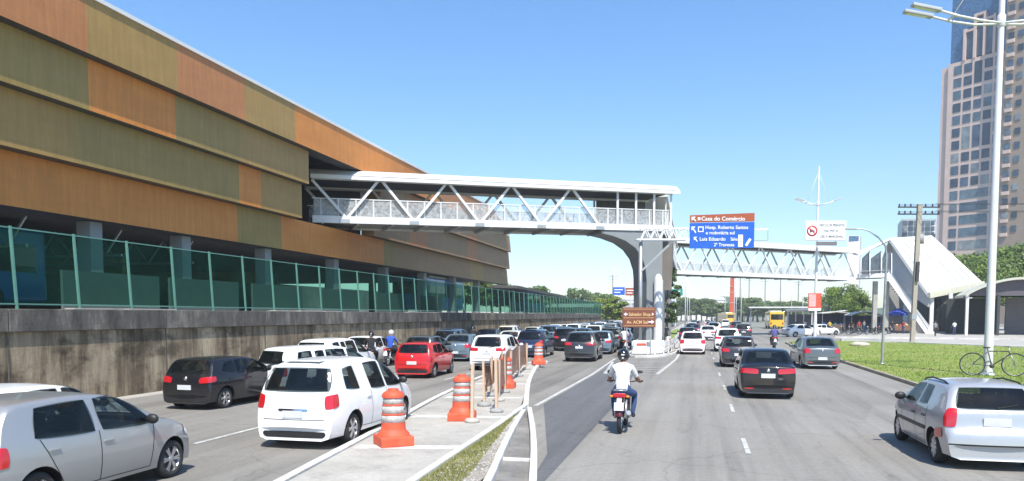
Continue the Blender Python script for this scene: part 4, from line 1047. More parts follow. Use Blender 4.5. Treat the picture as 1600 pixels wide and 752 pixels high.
# painted markings
MARK = M('worn_road_paint', (.50, .50, .465), .8, var=.45, vs=5)
b = MB()
def line(x0, y0, x1, y1, w=.12, z=.0115):
    d = Vector((x1 - x0, y1 - y0)).normalized(); n = Vector((-d.y, d.x)) * w / 2
    b.add([(x0 + n.x, y0 + n.y, z), (x0 - n.x, y0 - n.y, z), (x1 - n.x, y1 - n.y, z), (x1 + n.x, y1 + n.y, z)], [(0, 1, 2, 3)])
for x, ph in ((.93, 14.3), (4.2, 17.5)):
    y = ph - 12.2
    while y < 200:
        if not (x > 2 and y < 44): line(x, y, x, y + 1.8, .09)
        y += 6.1
for x, ph in ((-9.45, 13.3), (-12.4, 11), (-14.9, 12)):
    y = ph - 8
    while y < 200: line(x, y, x, y + (3.6 if x == -9.45 else 2.4), .12); y += 7.6
line(-4.30, 20.6, -4.28, 32.2, .13); line(-4.28, 32.2, -4.55, 44, .13); line(-3.75, 32.6, -1.62, 32.8, .14)
line(-1.62, 32.8, -1.15, 44, .16); line(-1.15, 44, -1.1, 56, .14); line(-3.8, 32.6, -4.35, 41, .14)
for i in range(9):
    y = 34 + i * 1.25; line(-4.05 - .02 * i, y, -1.75 + .02 * i, y + .45, .16)
line(-6.02, 4, -6.1, 10, .1)
tag(b.build('road_markings', MARK), kind='structure')
# lawn and kerb on the right
LW = [(7.6, -20), (7.6, 66), (8.2, 73), (9.6, 77.5), (11.2, 78.3), (13.1, 76.2), (17, 73), (23.6, 64), (32, 55), (60, 38), (60, -20)]
sheet('lawn', LW, .10, LAWN, th=1)
strip('lawn_kerb', cr([(7.52, -20), (7.52, 20), (7.52, 66), (8.1, 73.3), (9.5, 77.8), (11.2, 78.6)], 5), .16, 0, .13, EARTHK)
PZ = [(13.1, 76.3), (17, 73.1), (23.6, 64.1), (32, 55.1), (60, 38.1), (150, 38), (150, 170), (42, 170), (14.2, 84)]
sheet('plaza_pavement', PZ, .12, CONC, th=1)
strip('plaza_kerb', [(13.0, 76.3), (16.95, 73.1), (23.55, 64.1), (32, 55.1), (60, 38.1)], .22, 0, .20, KERB)
strip('plaza_step', [(14.0, 86), (24.5, 84), (40, 78), (70, 60)], .25, .1, .26, KERB)

# grass
def blades(name, label, polyf, n, mats, z, h=(.06, .16), seed=1, w=.012):
    r = random.Random(seed); b = MB()
    while n > 0:
        p = polyf(r)
        if p is None: continue
        x, y = p; n -= 1; a = r.uniform(0, 2 * pi); hh = r.uniform(*h); ww = w * r.uniform(.7, 1.6); ln = r.uniform(0, .5) * hh
        dx, dy = cos(a) * ww, sin(a) * ww
        b.add([(x - dx, y - dy, z), (x + dx, y + dy, z), (x + ln * sin(a), y - ln * cos(a), z + hh)], [(0, 1, 2)], 0 if r.random() < .72 else 1)
    o = b.build(name, mats, fix=False); tag(o, label, 'grass', kind='stuff'); return o
def inpoly(p, poly):
    x, y = p; c = False; j = len(poly) - 1
    for i in range(len(poly)):
        xi, yi = poly[i]; xj, yj = poly[j]
        if (yi > y) != (yj > y) and x < (xj - xi) * (y - yi) / (yj - yi) + xi: c = not c
        j = i
    return c
def lawnp(r):
    y = 14 + 64 * r.random() ** 1.5; p = (r.uniform(7.62, 7.62 + y * .55), y); return p if inpoly(p, LW) else None
blades('grass', 'bright green mown grass with dry patches on the lawn right of the road', lawnp, 42000, [GRASSB, GRASSY], .10, (.03, .10), 3, .022)
def medp(r):
    y = r.uniform(8.5, 18.4); xl = interp([(8, -3.98), (10.8, -4.02), (16.2, -4.22), (18.6, -4.34)], y); xr = interp([(8, -3.0), (11, -3.2), (13.3, -3.55), (16.4, -4.0), (18.6, -4.3)], y)
    x = xl + (xr - xl) * r.random() ** 1.2 * .85; return (x, y)
blades('median_grass', 'yellowish grass on the verge between the median pavement and the gravel', medp, 12000, [GRASSY, GRASSY], .08, (.02, .07), 4, .008)
b = MB(); r = random.Random(9)
for i in range(900):
    y = r.uniform(8.5, 18); xr = interp([(8, -3.0), (11, -3.08), (13.3, -3.45), (16.4, -3.98), (18.6, -4.3)], y); xl = interp([(8, -3.98), (10.8, -4.02), (16.2, -4.22), (18.6, -4.34)], y)
    x = xr - (xr - xl) * r.random() ** 1.6 * .75; s = r.uniform(.012, .035)
    o = len(b.v); b.ell((x, y, .085), s, s * r.uniform(.7, 1.2), s * .6, 5, 3)
tag(b.build('gravel', M('gravel_stone', (.42, .40, .36), .9, var=.4, vs=1.5), fix=False), 'loose pale gravel beside the white channel kerb', 'gravel', kind='stuff')

# ------------------------------------------------------------------ retaining wall and green fence
t = thing('retaining_wall', 'long stained concrete retaining wall with a blackened upper ledge under the green fence', 'wall', (-17.25, 0, 0))
b = MB(); b.box(-.25, .15, -20, 140, 0, 2.06); o = b.build('wall_face', WALLM, t)
b = MB()
y = -20
while y < 139: b.box(-.25, .26, y, min(y + 5.97, 140), 2.062, 2.66); y += 6
o = b.build('ledge', LEDGE, t); bevel(o, .02, 2)
b = MB(); y = -20
rw = random.Random(4)
while y < 139: 
    w = rw.uniform(1.6, 2.2); 
    if rw.random() < .6: b.box(-.2, .235, y, y + w, 2.664, 2.70)
    y += w + rw.uniform(.05, .6)
b.build('coping', CONC, t)
b = MB(); y = -20
while y < 139: b.box(.15, .165, y, y + .05, 0, 2.055); y += 6
b.build('joint_cover', LEDGE, t)
ft = thing('green_fence', 'tall green mesh safety fence with pale green posts standing on the retaining wall', 'fence', (-17.35, 0, 2.66))
POSTG = M('pale_green_post', (.10, .25, .20), .45)
for i in range(64):
    y = 10.26 + i * 2.1; b = MB(); b.bar((0.02, y, .0), (-.10, y, 2.16), .06, .06); b.build('post', POSTG, ft)
for i in range(63):
    y = 10.26 + i * 2.1; b = MB(); b.add([(.0, y + .04, .12), (.0, y + 2.06, .12), (-.12, y + 2.06, 2.12), (-.12, y + .04, 2.12)], [(0, 1, 2, 3)])
    b.build('mesh_panel', GREENM, ft, fix=False)
b = MB(); b.bar((.0, 8, .13), (.0, 142.6, .13), .04, .04); b.bar((-.115, 8, 2.12), (-.115, 142.6, 2.12), .03, .035); b.build('rail', POSTG, ft)

# ------------------------------------------------------------------ station building
st = thing('station_building', 'huge station hall with stepped orange and olive facade bands above the green fence', 'building', (0, 0, 0))
bandz = [13.12, 11.27, 9.52, 7.72, 5.98]
Dx = [-20.0, -20.42, -20.86, -21.4]
def Yat(px, X): r_ = ray(px, 400); return X / r_[0] * r_[1]
segs = [
    [(0, 'br'), (148, 'ol'), (285, 'br'), (388, 'ol'), (465, 'or'), (690, 'br')],
    [(0, 'gr'), (147, 'or'), (280, 'gr'), (380, 'ol')],
    [(0, 'ol'), (122, 'gr'), (376, 'or'), (410, 'ol')],
    [(0, 'or'), (372, 'gr'), (440, 'or'), (600, 'gr'), (622, 'mx'), (735, 'ol'), (755, 'mx')]]
CLM = {'or': 0, 'ol': 1, 'br': 2, 'gr': 3, 'mx': 4}; mats = [CL_OR, CL_OL, CL_BR, CL_GR, CL_MX, DARKM]
ends = [(75.0, 82.0), (83.4, 84.2), (84.8, 85.4), (86.2, 86.8)]
def band(i, ya, yb0, yb1, cuts, first):
    """outer face leaning out a little, closed box behind, soffit below"""
    b = MB(); z1, z0 = bandz[i], bandz[i + 1]; X = Dx[i]; y = ya; c = first; lst = [(q, k) for q, k in cuts if q > ya] + [(None, None)]
    for q, k in lst:
        e0 = e1 = q
        if q is None: e0, e1 = yb0, yb1
        b.add([(X, y, z0), (X, e1 if q is None else q, z0), (X, e0, z1), (X, y, z1)], [(0, 1, 2, 3)], CLM[c])
        y = q; c = k
        if q is None: break
    # ends, soffit, top and back
    b.add([(X, ya, z0), (X, ya, z1), (X - .9, ya, z1), (X - .9, ya, z0)], [(0, 1, 2, 3)], CLM[first])
    b.add([(X, yb1, z0), (X - .9, yb1, z0), (X - .9, yb0, z1), (X, yb0, z1)], [(0, 1, 2, 3)], 4)
    b.add([(X, ya, z0), (X - .9, ya, z0), (X - .9, yb1, z0), (X, yb1, z0)], [(0, 1, 2, 3)], 5)
    b.add([(X, ya, z1), (X, yb0, z1), (X - .9, yb0, z1), (X - .9, ya, z1)], [(0, 1, 2, 3)], CLM[first])
    o = b.build('facade_band', mats, st); return o
for i in range(4):
    cuts = [(Yat(px, Dx[i]), k) for px, k in segs[i][1:]]; f0 = segs[i][0][1]
    if i in (1, 2):
        ye = 38.1
        band(i, -14, ye, ye, [c for c in cuts if c[0] < ye], f0)
        far = [(52.5, 'br'), (55.5, 'mx'), (68, 'br'), (70.5, 'mx')] if i == 1 else [(54, 'br'), (58, 'mx'), (69, 'br'), (72, 'mx')]
        band(i, 47.6, ends[i][0], ends[i][1], far, 'mx')
    else: band(i, -14, ends[i][0], ends[i][1], cuts, f0)
# white roof edge, roof, inner back walls
b = MB(); b.box(-20.35, -19.93, -14, 74.9, 13.12, 13.26); b.build('roof_edge', WHITE2, st)
b = MB(); b.add([(-20.9, -14, 13.0), (-60, -14, 13.6), (-60, 76, 13.6), (-20.9, 71, 13.0)], [(0, 1, 2, 3)]); b.build('roof', GREYP, st)
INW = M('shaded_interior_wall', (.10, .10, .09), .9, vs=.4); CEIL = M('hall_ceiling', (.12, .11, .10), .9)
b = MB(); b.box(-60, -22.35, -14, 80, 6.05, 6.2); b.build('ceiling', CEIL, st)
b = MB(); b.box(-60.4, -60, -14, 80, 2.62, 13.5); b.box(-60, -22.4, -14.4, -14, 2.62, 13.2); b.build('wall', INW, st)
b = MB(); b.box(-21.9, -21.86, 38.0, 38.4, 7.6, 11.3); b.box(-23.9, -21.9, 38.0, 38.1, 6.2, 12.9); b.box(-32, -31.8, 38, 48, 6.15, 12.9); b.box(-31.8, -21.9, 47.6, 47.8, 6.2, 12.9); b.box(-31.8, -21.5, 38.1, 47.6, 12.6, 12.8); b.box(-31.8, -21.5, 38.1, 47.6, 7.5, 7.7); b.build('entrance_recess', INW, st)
for k, y in enumerate((15.5, 19.6, 24.4, 29.6, 36.2, 44, 52, 60, 68, 76)):
    b = MB(); b.box(-22.1 - .3, -22.1 + .3, y - .3, y + .3, 2.62, 5.95); b.build('column', COLM, st)
for k, y in enumerate((17, 27, 37, 47, 57, 67, 77)):
    b = MB(); b.box(-34.3, -33.7, y - .3, y + .3, 2.62, 5.95); b.build('column', COLM, st)
# lattice trusses under the ceiling near the camera, platform screens
b = MB()
for y in (13, 17.5, 22, 26.5, 31):
    for k in range(6):
        x0 = -22.5 - k * 1.6; b.bar((x0, y, 5.9), (x0 - .8, y, 4.9), .07); b.bar((x0 - .8, y, 4.9), (x0 - 1.6, y, 5.9), .07)
    b.bar((-22.5, y, 4.9), (-33, y, 4.9), .1)
b.build('roof_lattice', STEEL, st)
for y in (20, 25, 30.5, 37, 44, 52): b = MB(); b.box(-19.25, -19.15, y, y + 4.4, 2.64, 3.9); b.build('platform_barrier', M('platform_barrier_panel', (.10, .12, .12), .6), st)
b = MB(); b.box(-45, -44.8, -10, 112, 2.62, 5.9); b.build('back_wall', M('station_back_wall', (.20, .21, .18), .8, var=.5, vs=.3), st)
b = MB()
for y in (22, 33, 46): b.box(-40, -28, y, y + .2, 4.6, 5.4)
b.build('signboard', M('dull_yellow_board', (.45, .34, .08), .6), st)
# canopy continuing beyond the hall
t = thing('platform_canopy', 'low dark canopy running on beyond the end of the striped station hall', 'canopy', (-25, 87.5, 2.62))
b = MB(); b.add([(4.6, 0, 3.0), (4.6, 34, 2.6), (-7, 34, 3.3), (-7, 0, 3.3), (4.6, 0, 3.3), (4.6, 34, 2.9), (-7, 34, 3.7), (-7, 0, 3.7)], [(0, 1, 2, 3), (4, 5, 6, 7), (0, 1, 5, 4), (1, 2, 6, 5), (2, 3, 7, 6), (3, 0, 4, 7)]); b.build('roof', M('dark_canopy_sheet', (.09, .09, .085), .7), t)
for y in (2, 8, 14, 20, 26, 32):
    b = MB(); b.box(3.4, 3.6, y, y + .2, 0, 2.8); b.build('column', STEEL, t)

# ------------------------------------------------------------------ footbridge over the left carriageway
def bridge(name, label, P0, P1, zb0, zb1, h, wid, away, bays, open_bays, deck, side=1, nV=None, roof_ov=.35):
    """P0, P1: near bottom-chord line in plan; away: unit vector to the far truss"""
    t = thing(name, label, 'footbridge', (0, 0, 0)); P0 = Vector(P0); P1 = Vector(P1); d = (P1 - P0); L = d.length; d.normalize(); n = Vector(away)
    def pt(u, v, w): q = P0 + d * u + n * v; return (q.x, q.y, zb0 + (zb1 - zb0) * u / L + w)
    def slab(nm, u0, u1, v0, v1, w0, w1, m):
        b = MB(); vs = [pt(u, v, w) for w in (w0, w1) for v in (v0, v1) for u in (u0, u1)]
        b.add(vs, [(0, 2, 3, 1), (4, 5, 7, 6), (0, 1, 5, 4), (2, 6, 7, 3), (0, 4, 6, 2), (1, 3, 7, 5)]); return b.build(nm, m, t)
    slab('deck', 0, L, .1, wid - .1, .0, .14, CONC_D)
    b = MB(); u = .6
    while u < L: b.bar(pt(u, .05, -.10), pt(u, wid - .05, -.10), .12, .18); u += bays / 2
    b.build('floor_beam', GREYP, t)
    for v in (0, wid):
        slab('bottom_chord', 0, L, v - .11, v + .11, -.12, .30, WHITE)
        slab('top_chord', 0, L, v - .10, v + .10, h - .42, h - .20, WHITE)
        b = MB(); u = bays * .46; first = True
        b.bar(pt(0, v, h - .45), pt(u, v, .25), .15)
        while u < L - open_bays - .2:
            um = u + bays / 2
            if um > L - open_bays: break
            b.bar(pt(u + .14, v, .25), pt(um - .14, v, h - .40), .15)
            if um + bays / 2 <= L - open_bays + .6: b.bar(pt(um + .14, v, h - .40), pt(um + bays / 2 - .14, v, .25), .15)
            u += bays
        b.build('truss_diagonal', WHITE, t)
        b = MB(); k = 0; uu = L - open_bays
        while open_bays and uu <= L + .05: b.bar(pt(min(uu, L - .08), v, .2), pt(min(uu, L - .08), v, h - .3), .14); uu += open_bays / 3
        if open_bays: b.build('post', WHITE, t)
        b = MB(); b.bar(pt(0, v + (.16 if v == 0 else -.16), 1.35), pt(L, v + (.16 if v == 0 else -.16), 1.35), .06); u = .5
        while u < L: b.bar(pt(u, v + (.16 if v == 0 else -.16), .14), pt(u, v + (.16 if v == 0 else -.16), 1.35), .07); u += bays / 4 if bays < 4.5 else bays / 4
        b.build('handrail', WHITE, t)
        b = MB(); q = v + (.17 if v == 0 else -.17); b.add([pt(.1, q, .25), pt(L - .1, q, .25), pt(L - .1, q, 1.3), pt(.1, q, 1.3)], [(0, 1, 2, 3)]); b.build('railing_mesh', RAILNET, t, fix=False)
    # curved roof with white edge beams
    prof = []; wv = wid + 2 * roof_ov
    for k in range(11):
        a = k / 10; prof.append((-roof_ov + wv * a, h - .16 + .58 * sin(pi * min(1, max(0, a))) ** .55))
    b = MB(); N_ = max(2, int(L / 3)); vs = []
    for i in range(N_ + 1):
        for v, w in prof: vs.append(pt(-.1 + (L + .5) * i / N_, v, w))
        for v, w in reversed(prof): vs.append(pt(-.1 + (L + .5) * i / N_, v, w - .07))
    m = len(prof) * 2; fs = [(i * m + k, i * m + (k + 1) % m, (i + 1) * m + (k + 1) % m, (i + 1) * m + k) for i in range(N_) for k in range(m)]
    fs += [tuple(range(m))[::-1], tuple(N_ * m + k for k in range(m))]
    b.add(vs, fs); o = b.build('roof', WHITE2, t); smooth(o, 30)
    for v in (-roof_ov, wid + roof_ov): slab('roof_edge_beam', -.1, L + .4, v - .06, v + .06, h - .42, h - .17, WHITE)
    slab('ceiling', 0, L, .12, wid - .12, h - .30, h - .26, CEILB)
    slab('roof_seam', .0, L, -roof_ov - .075, -roof_ov - .06, h - .19, h - .165, GREYP)
    return t, pt, L
RAILNET = m_net('pale_railing_mesh', (.62, .64, .64), .45); CEILB = M('bridge_ceiling', (.07, .07, .07), .8)
dv = Vector((20.45, 13.2)).normalized(); aw = (-dv.y, dv.x)
fb, fpt, fL = bridge('footbridge', 'white covered truss footbridge leaving the striped station hall and ending over the column', (-22.3, 41.93), (-1.84, 55.1), 8.10, 8.42, 2.85, 3.7, aw, 4.22, 4.2, None)
# dark cross screens seen at the open end, small brackets below the nodes
b = MB()
for i in range(5):
    u = 1.9 + i * 4.22; p = fpt(u, -.13, -.02); q = fpt(u + .9, -.13, -.02); b.bar(fpt(u - .3, -.13, .0), fpt(u + .3, -.13, .0), .05, .22)
b.build('gusset_plate', STEEL, fb)
b = MB(); v = [fpt(fL - 4.1, 3.6, .3), fpt(fL - .1, 3.6, .3), fpt(fL - .1, 3.6, 2.4), fpt(fL - 4.1, 3.6, 2.4)]; b.add(v, [(0, 1, 2, 3)]); b.build('rear_screen', M('slatted_screen', (.12, .12, .12), .8, var=.3, vs=6), fb, fix=False)
# column
cc_ = Vector((-2.95, 54.6)); ct = thing('bridge_column', 'grey concrete column flaring into brackets under the end of the footbridge', 'column', (0, 0, 0))
def cp(u, v, z): q = cc_ + dv * u + Vector(aw) * v; return (q.x, q.y, z)
left = [(-.72, 0), (-.72, 4.8), (-.82, 5.7), (-1.1, 6.45), (-1.62, 7.08), (-2.4, 7.55), (-3.4, 7.85), (-4.2, 8.0), (-4.2, 8.2)]
right = [(.50, 8.32), (.50, 4.9), (.50, 0)]
b = MB(); b.prism([cp(u, -.2, z) for u, z in left + right], Vector(aw).to_3d() * 1.9); o = b.build('shaft', COLM, ct); bevel(o, .04, 2, 50)
b = MB(); b.lathe([(.001, 5.35), (.12, 5.3), (.24, 5.12), (.30, 4.85), (.30, .1), (.001, .1)], 20, c=(*cp(.0, -.52, 0)[:2], 0)); smooth(b.build('drain_casing', WHITE, ct), 60)
b = MB(); b.box(-1.4, 1.4, -1.4, 1.6, .1, .5, mat=Matrix.Translation((cc_.x, cc_.y + .6, 0))); bevel(b.build('plinth', CONC, ct), .05)
# link corridor turning away behind the column
SHADEC = M('shade_brown_concrete', (.20, .18, .16), .85, var=.2, vs=.6)  # shade under the deck put into the bracket's colour as dark brown
lt = thing('link_corridor', 'covered link running away behind the column towards the farther footbridge', 'footbridge', (0, 0, 0))
def lk(x, y, z): return (-3.65 + x, y, z - (y - 57.5) * .034)
def lbox(nm, x0, x1, z0, z1, m, y0=57.6, y1=89.2):
    b = MB(); vs = [lk(x, y, z) for z in (z0, z1) for y in (y0, y1) for x in (x0, x1)]
    b.add(vs, [(0, 2, 3, 1), (4, 5, 7, 6), (0, 1, 5, 4), (2, 6, 7, 3), (0, 4, 6, 2), (1, 3, 7, 5)]); return b.build(nm, m, lt)
lbox('deck', -1.3, 1.3, 8.35, 8.6, CONC_D); lbox('roof', -1.4, 1.4, 11.1, 11.25, WHITE2); lbox('handrail', -1.3, -1.24, 8.6, 9.8, WHITE); lbox('handrail', 1.24, 1.3, 8.6, 9.8, WHITE)
for y in range(58, 90, 4): b = MB(); b.bar(lk(-1.27, y, 8.6), lk(-1.27, y, 11.1), .1); b.bar(lk(1.27, y, 8.6), lk(1.27, y, 11.1), .1); b.build('post', WHITE, lt)
b = MB(); b.prism([(-4.6, 57.0, 8.3), (-4.6, 61.5, 8.2), (-4.6, 59.5, 6.2), (-4.6, 58.2, 4.9), (-4.6, 57.0, 4.3)], (2.72, 0, 0)); b.build('bracket', SHADEC, lt)
b = MB(); b.prism([(-4.3, 56.2, .1), (-4.3, 58.6, .1), (-4.3, 58.6, 5.0), (-4.3, 56.2, 5.0)], (1.9, 0, 0)); b.build('pier', COLM, lt)
b = MB(); b.box(-4.4, -2.9, 88.0, 89.5, .1, 7.1); b.build('pier', COLM, lt)

# farther footbridge
d2v = Vector((22.0, 17.8)).normalized(); a2 = (-d2v.y, d2v.x)
fb2, fpt2, fL2 = bridge('footbridge', 'farther white truss footbridge, crossing the right road to the white roofed stair pavilion', (-3.4, 88.2), (19.6, 106.8), 7.25, 7.05, 3.75, 3.2, a2, 4.6, 0, None, roof_ov=.5)

# ------------------------------------------------------------------ stair pavilion on the right
sv = thing('stair_pavilion', 'footbridge stair pavilion under a steep folded white roof with a glazed hall below', 'building', (0, 0, 0))
A = at(1390, 372, 106); B_ = at(1456, 368, 112); C_ = at(1537, 443, 104); D_ = at(1452, 461, 99); A2 = at(1340, 397, 103.5); 
def shell(name, pts, th, m, par):
    b = MB(); n = (pts[1] - pts[0]).cross(pts[2] - pts[0]).normalized()
    if n.z > 0: n = -n
    b.prism(pts, n * th); return b.build(name, m, par)
shell('roof', [A, B_, C_, D_], .35, M('weathered_white_sheet', (.70, .69, .66), .5, var=.16, vs=.35), sv)
nr_ = (B_ - A).cross(D_ - A).normalized(); nr_ = nr_ if nr_.z > 0 else -nr_
b = MB()
for k in range(1, 8):
    u = k / 8; b.bar(A.lerp(B_, u) + nr_ * .02, D_.lerp(C_, u) + nr_ * .02, .07, .05)
b.build('roof_seam', GREYP, sv)
E1 = at(1332, 396, 108); F1 = at(1395, 372, 113)
shell('bridge_end_roof', [A2, A, F1, E1], .25, WHITE, sv)
E2 = A + Vector((.6, 7, -2.4)); shell('roof_back', [A, E2, B_ + Vector((1, 6, -3.5)), B_], .3, GREYP, sv)
# yellowish eave
b = MB(); b.bar(D_ + Vector((0, 0, -.05)), C_ + Vector((0, 0, -.1)), .3, .75); b.build('eave', M('cream_eave', (.62, .60, .46), .6), sv)
fl = at(1455, 470, 99.6); fr = at(1533, 466, 102.5)
b = MB(); b.prism([at(1395, 376, 106.4), at(1452, 463, 99.4), at(1450, 480, 99.4), at(1392, 440, 105.6)], (.25, .3, 0)); b.build('side_screen', GREYP, sv)
for i, px in enumerate((1454, 1483, 1513)):
    q = G(px, 525)[:2]; q = at(px, 525, 100); zt = 5.35; b = MB(); b.box(q.x - .22, q.x + .22, q.y - .2, q.y + .2, .12, zt); b.build('column', WHITE, sv)
q0 = at(1450, 524, 101.2); q1 = at(1516, 524, 101.2)
for k in range(3):
    t0 = k / 3; t1 = (k + 1) / 3; a = q0.lerp(q1, t0); c = q0.lerp(q1, t1); b = MB(); b.prism([(a.x + .06, a.y, .3), (c.x - .06, c.y, .3), (c.x - .06, c.y, 5.1), (a.x + .06, a.y, 5.1)], (0, .08, 0)); b.build('window', WIN, sv)
b = MB(); b.box(q0.x, q1.x, q0.y + .4, q0.y + 8, .12, 5.0); b.build('inner_hall', INW, sv)
b = MB(); b.box(q0.x - .2, q1.x + .3, q0.y - .1, q0.y + .05, .12, .36); b.build('sill', CONC, sv)
# landing and stair
s0 = at(1388, 428, 101); s1 = at(1456, 527, 99)
for off in (0, 2.6):
    o_ = Vector((off * .25, off, 0)); b = MB(); b.prism([s0 + o_ + Vector((0, 0, .35)), s1 + o_ + Vector((.5, 0, .3)), s1 + o_ + Vector((-.4, 0, -.1)), s0 + o_ + Vector((-.2, 0, -.55))], (.05, .25, 0)); b.build('stringer', WHITE, sv)
b = MB(); n = 24
for i in range(n):
    q = s0.lerp(s1, (i + .5) / n); b.box(q.x - .15, q.x + .15, q.y + .2, q.y + 2.5, q.z - .12, q.z - .02)
b.build('step', CONC_D, sv)
# solid stair base (triangular wall)
b = MB(); m0 = s0.lerp(s1, .55); b.prism([(m0.x, m0.y + .4, m0.z - .5), (s1.x - .2, s1.y + .4, .12), (m0.x, m0.y + .4, .12)], (0, 1.8, 0)); b.build('stair_wall', CONC, sv)
l0 = at(1336, 432, 102); b = MB(); b.prism([(l0.x, l0.y, l0.z - .25), (s0.x, s0.y, s0.z - .45), (s0.x, s0.y, s0.z + .1), (l0.x, l0.y, l0.z + .3)], (0, 4.5, 0)); b.build('landing', WHITE, sv)
for px0, px1 in ((1346, 1358), (1360, 1376), (1378, 1392)):
    a = at(px0, 428, 101.5); c = at(px1, 428, 101.5); b = MB(); zt = 10.0; b.prism([(a.x, a.y, a.z), (c.x, c.y, c.z), (c.x, c.y, at(px1, 392, 101.5).z), (a.x, a.y, at(px0, 404, 101.5).z)], (0, .06, 0)); b.build('window', WIN_B, sv)
for px in (1345, 1359, 1377, 1393):
    b = MB(); b.bar(at(px, 430, 101.4), at(px, 396 if px > 1350 else 402, 101.4), .14); b.build('mullion', WHITE, sv)
b = MB(); b.bar(at(1345, 424, 101.2), at(1389, 422, 101.2), .08); b.bar(at(1389, 422, 101), at(1452, 512, 99), .07); b.build('handrail', STEEL, sv)
for px, w in ((1366, .26), (1384, .26)):
    q = at(px, 500, 103); b = MB(); b.box(q.x - w, q.x + w, q.y - .4, q.y + .4, .12, 7.0); b.build('pier', CONC, sv)
q = at(1400, 500, 104.5); b = MB(); b.box(q.x - 1.0, q.x + .8, q.y - .2, q.y + .4, .12, 6.6); b.build('rear_wall', CONC_D, sv)

# vaulted entrance canopy
vt = thing('vaulted_canopy', 'arched pale canopy over a dark entrance at the right edge, behind the white lamp mast', 'canopy', (0, 0, 0))
vs_ = []; W0 = at(1522, 458, 94); 
vx0, vx1, vy = 30.6, 42.6, 100.5
def arch(u): return 4.9 + 2.0 * sin(pi * u) ** .8
b = MB(); n = 22; pr_ = [(vx0 + (vx1 - vx0) * k / n, arch(k / n)) for k in range(n + 1)]
b.prism([(x, vy, z) for x, z in pr_] + [(x, vy, z - .28) for x, z in reversed(pr_)], (1.5, 9, 0)); smooth(b.build('vault_roof', M('vault_sheet', (.50, .50, .40), .5), vt), 40)
b = MB(); b.prism([(x, vy + .8, z - .3) for x, z in pr_] + [(vx1, vy + .8, 4.75), (vx0, vy + .8, 4.75)], (0, .1, 0)); b.build('fascia', M('dark_purple_grey', (.10, .09, .10), .8), vt)
for x in (vx0 + .3, vx0 + 3.6, vx0 + 8.0, vx1 - .3): b = MB(); b.box(x - .14, x + .14, vy + .3, vy + .6, .12, 4.9); b.build('post', DARKM if x > vx0 + 1 else WHITE, vt)
b = MB(); b.box(vx0 + 6.0, vx1 + 1, vy + 5, vy + 5.3, .12, 4.6); b.build('rear_wall', M('lilac_grey_wall', (.13, .125, .13), .8), vt)
b = MB(); b.box(vx0 + .3, vx0 + 6.0, vy + 8, vy + 8.2, .12, 4.6); b.build('rear_gate', M('dark_gate', (.03, .035, .03), .8), vt)
nb = thing('notice_board', 'white notice board on a short stand in front of the dark arched entrance', 'sign', (*G(1575, 524)[:2], .12))
b = MB(); b.box(-.48, .48, -.04, .04, .55, 2.25); bevel(b.build('panel', WHITE, nb), .01); b = MB(); b.box(-.05, .05, -.03, .03, 0, .55); b.box(-.25, .25, -.15, .15, 0, .05); b.build('stand', STEEL, nb)

# ------------------------------------------------------------------ towers
def m_tglass():
    m, nt, b = nodes('tower_glass'); oi = N(nt, 'ShaderNodeObjectInfo')
    c = ramp(nt, oi.outputs['Random'], [(.0, (.02, .035, .05)), (.5, (.05, .08, .12)), (.8, (.08, .13, .16)), (.95, (.22, .24, .24))])
    c = mix(nt, c, ramp(nt, noise(nt, pos(nt), .35, 4, .7), [(.35, .6), (.65, 1.4)]), 1.0, 'MULTIPLY')
    nt.links.new(c, b.inputs['Base Color']); b.inputs['Roughness'].default_value = .08; return m
GRAN = M('pink_granite', (.60, .455, .38), .6, var=.1, vs=.3); TG = m_tglass(); TGB = glassy('blue_curtain_glass', (.05, .13, .25), .12)
tt = thing('office_tower', 'tall pink granite office tower with a blue glass crown at the right edge', 'building', (0, 0, 0))
To = at(1470, 392, 240); Tx = (at(1590, 392, 222) - To); Tx.z = 0; su_ = Tx.length / 120.0; tx = Tx.normalized(); ty = Vector((-tx.y, tx.x, 0))
To.z = 0; px2z = lambda py: at(1480, py, 240).z
mw = Matrix(((tx.x, ty.x, 0, To.x), (tx.y, ty.y, 0, To.y), (0, 0, 1, 0), (0, 0, 0, 1)))
def tb(nm, x0, x1, y0, y1, z0, z1, m, par=tt, bv=0):
    b = MB(); b.box(x0 * su_, x1 * su_, y0, y1, z0, z1, mat=mw); return b.build(nm, m, par)
# volumes: x in photo pixels from the left edge of the front
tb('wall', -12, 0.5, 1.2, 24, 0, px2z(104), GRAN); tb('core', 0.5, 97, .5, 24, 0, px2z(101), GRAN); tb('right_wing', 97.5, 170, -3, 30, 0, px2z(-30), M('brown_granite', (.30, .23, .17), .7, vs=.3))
tb('glass_crown', 1, 96, 1.5, 29, px2z(101), px2z(-40), TGB)
rows_small = [(110 + 19.6 * i) for i in range(14)]
wins = []
pier = [0, 9, 25, 41, 57, 73, 89, 97]
zs = []
for i in range(15):
    y0 = 107 + 19.4 * i; zs.append(y0)
cols = [(10.5, 23), (27, 39.5), (43.5, 55), (59, 71), (75, 87.5)]
for ci, (a, c) in enumerate(cols):
    i = 0
    while i < 15:
        y0 = zs[i]; tall = (ci in (1, 2, 3) and 5 <= i <= 6) or (ci == 2 and i in (0,)) 
        span = 2 if tall and i < 14 else 1
        if i >= 10 and ci in (1, 2, 3):
            if ci == 1: wins.append((27, 71, y0, y0 + 13.5))
        else: wins.append((a, c, y0, y0 + 13.5 + 19.4 * (span - 1)))
        i += span
for (x0, x1, ya, yb) in wins: tb('window', x0, x1, .38, .62, px2z(yb), px2z(ya), TG)
for i in range(15): tb('window', 90.5, 95.5, .38, .62, px2z(zs[i] + 14.5), px2z(zs[i]), TG)
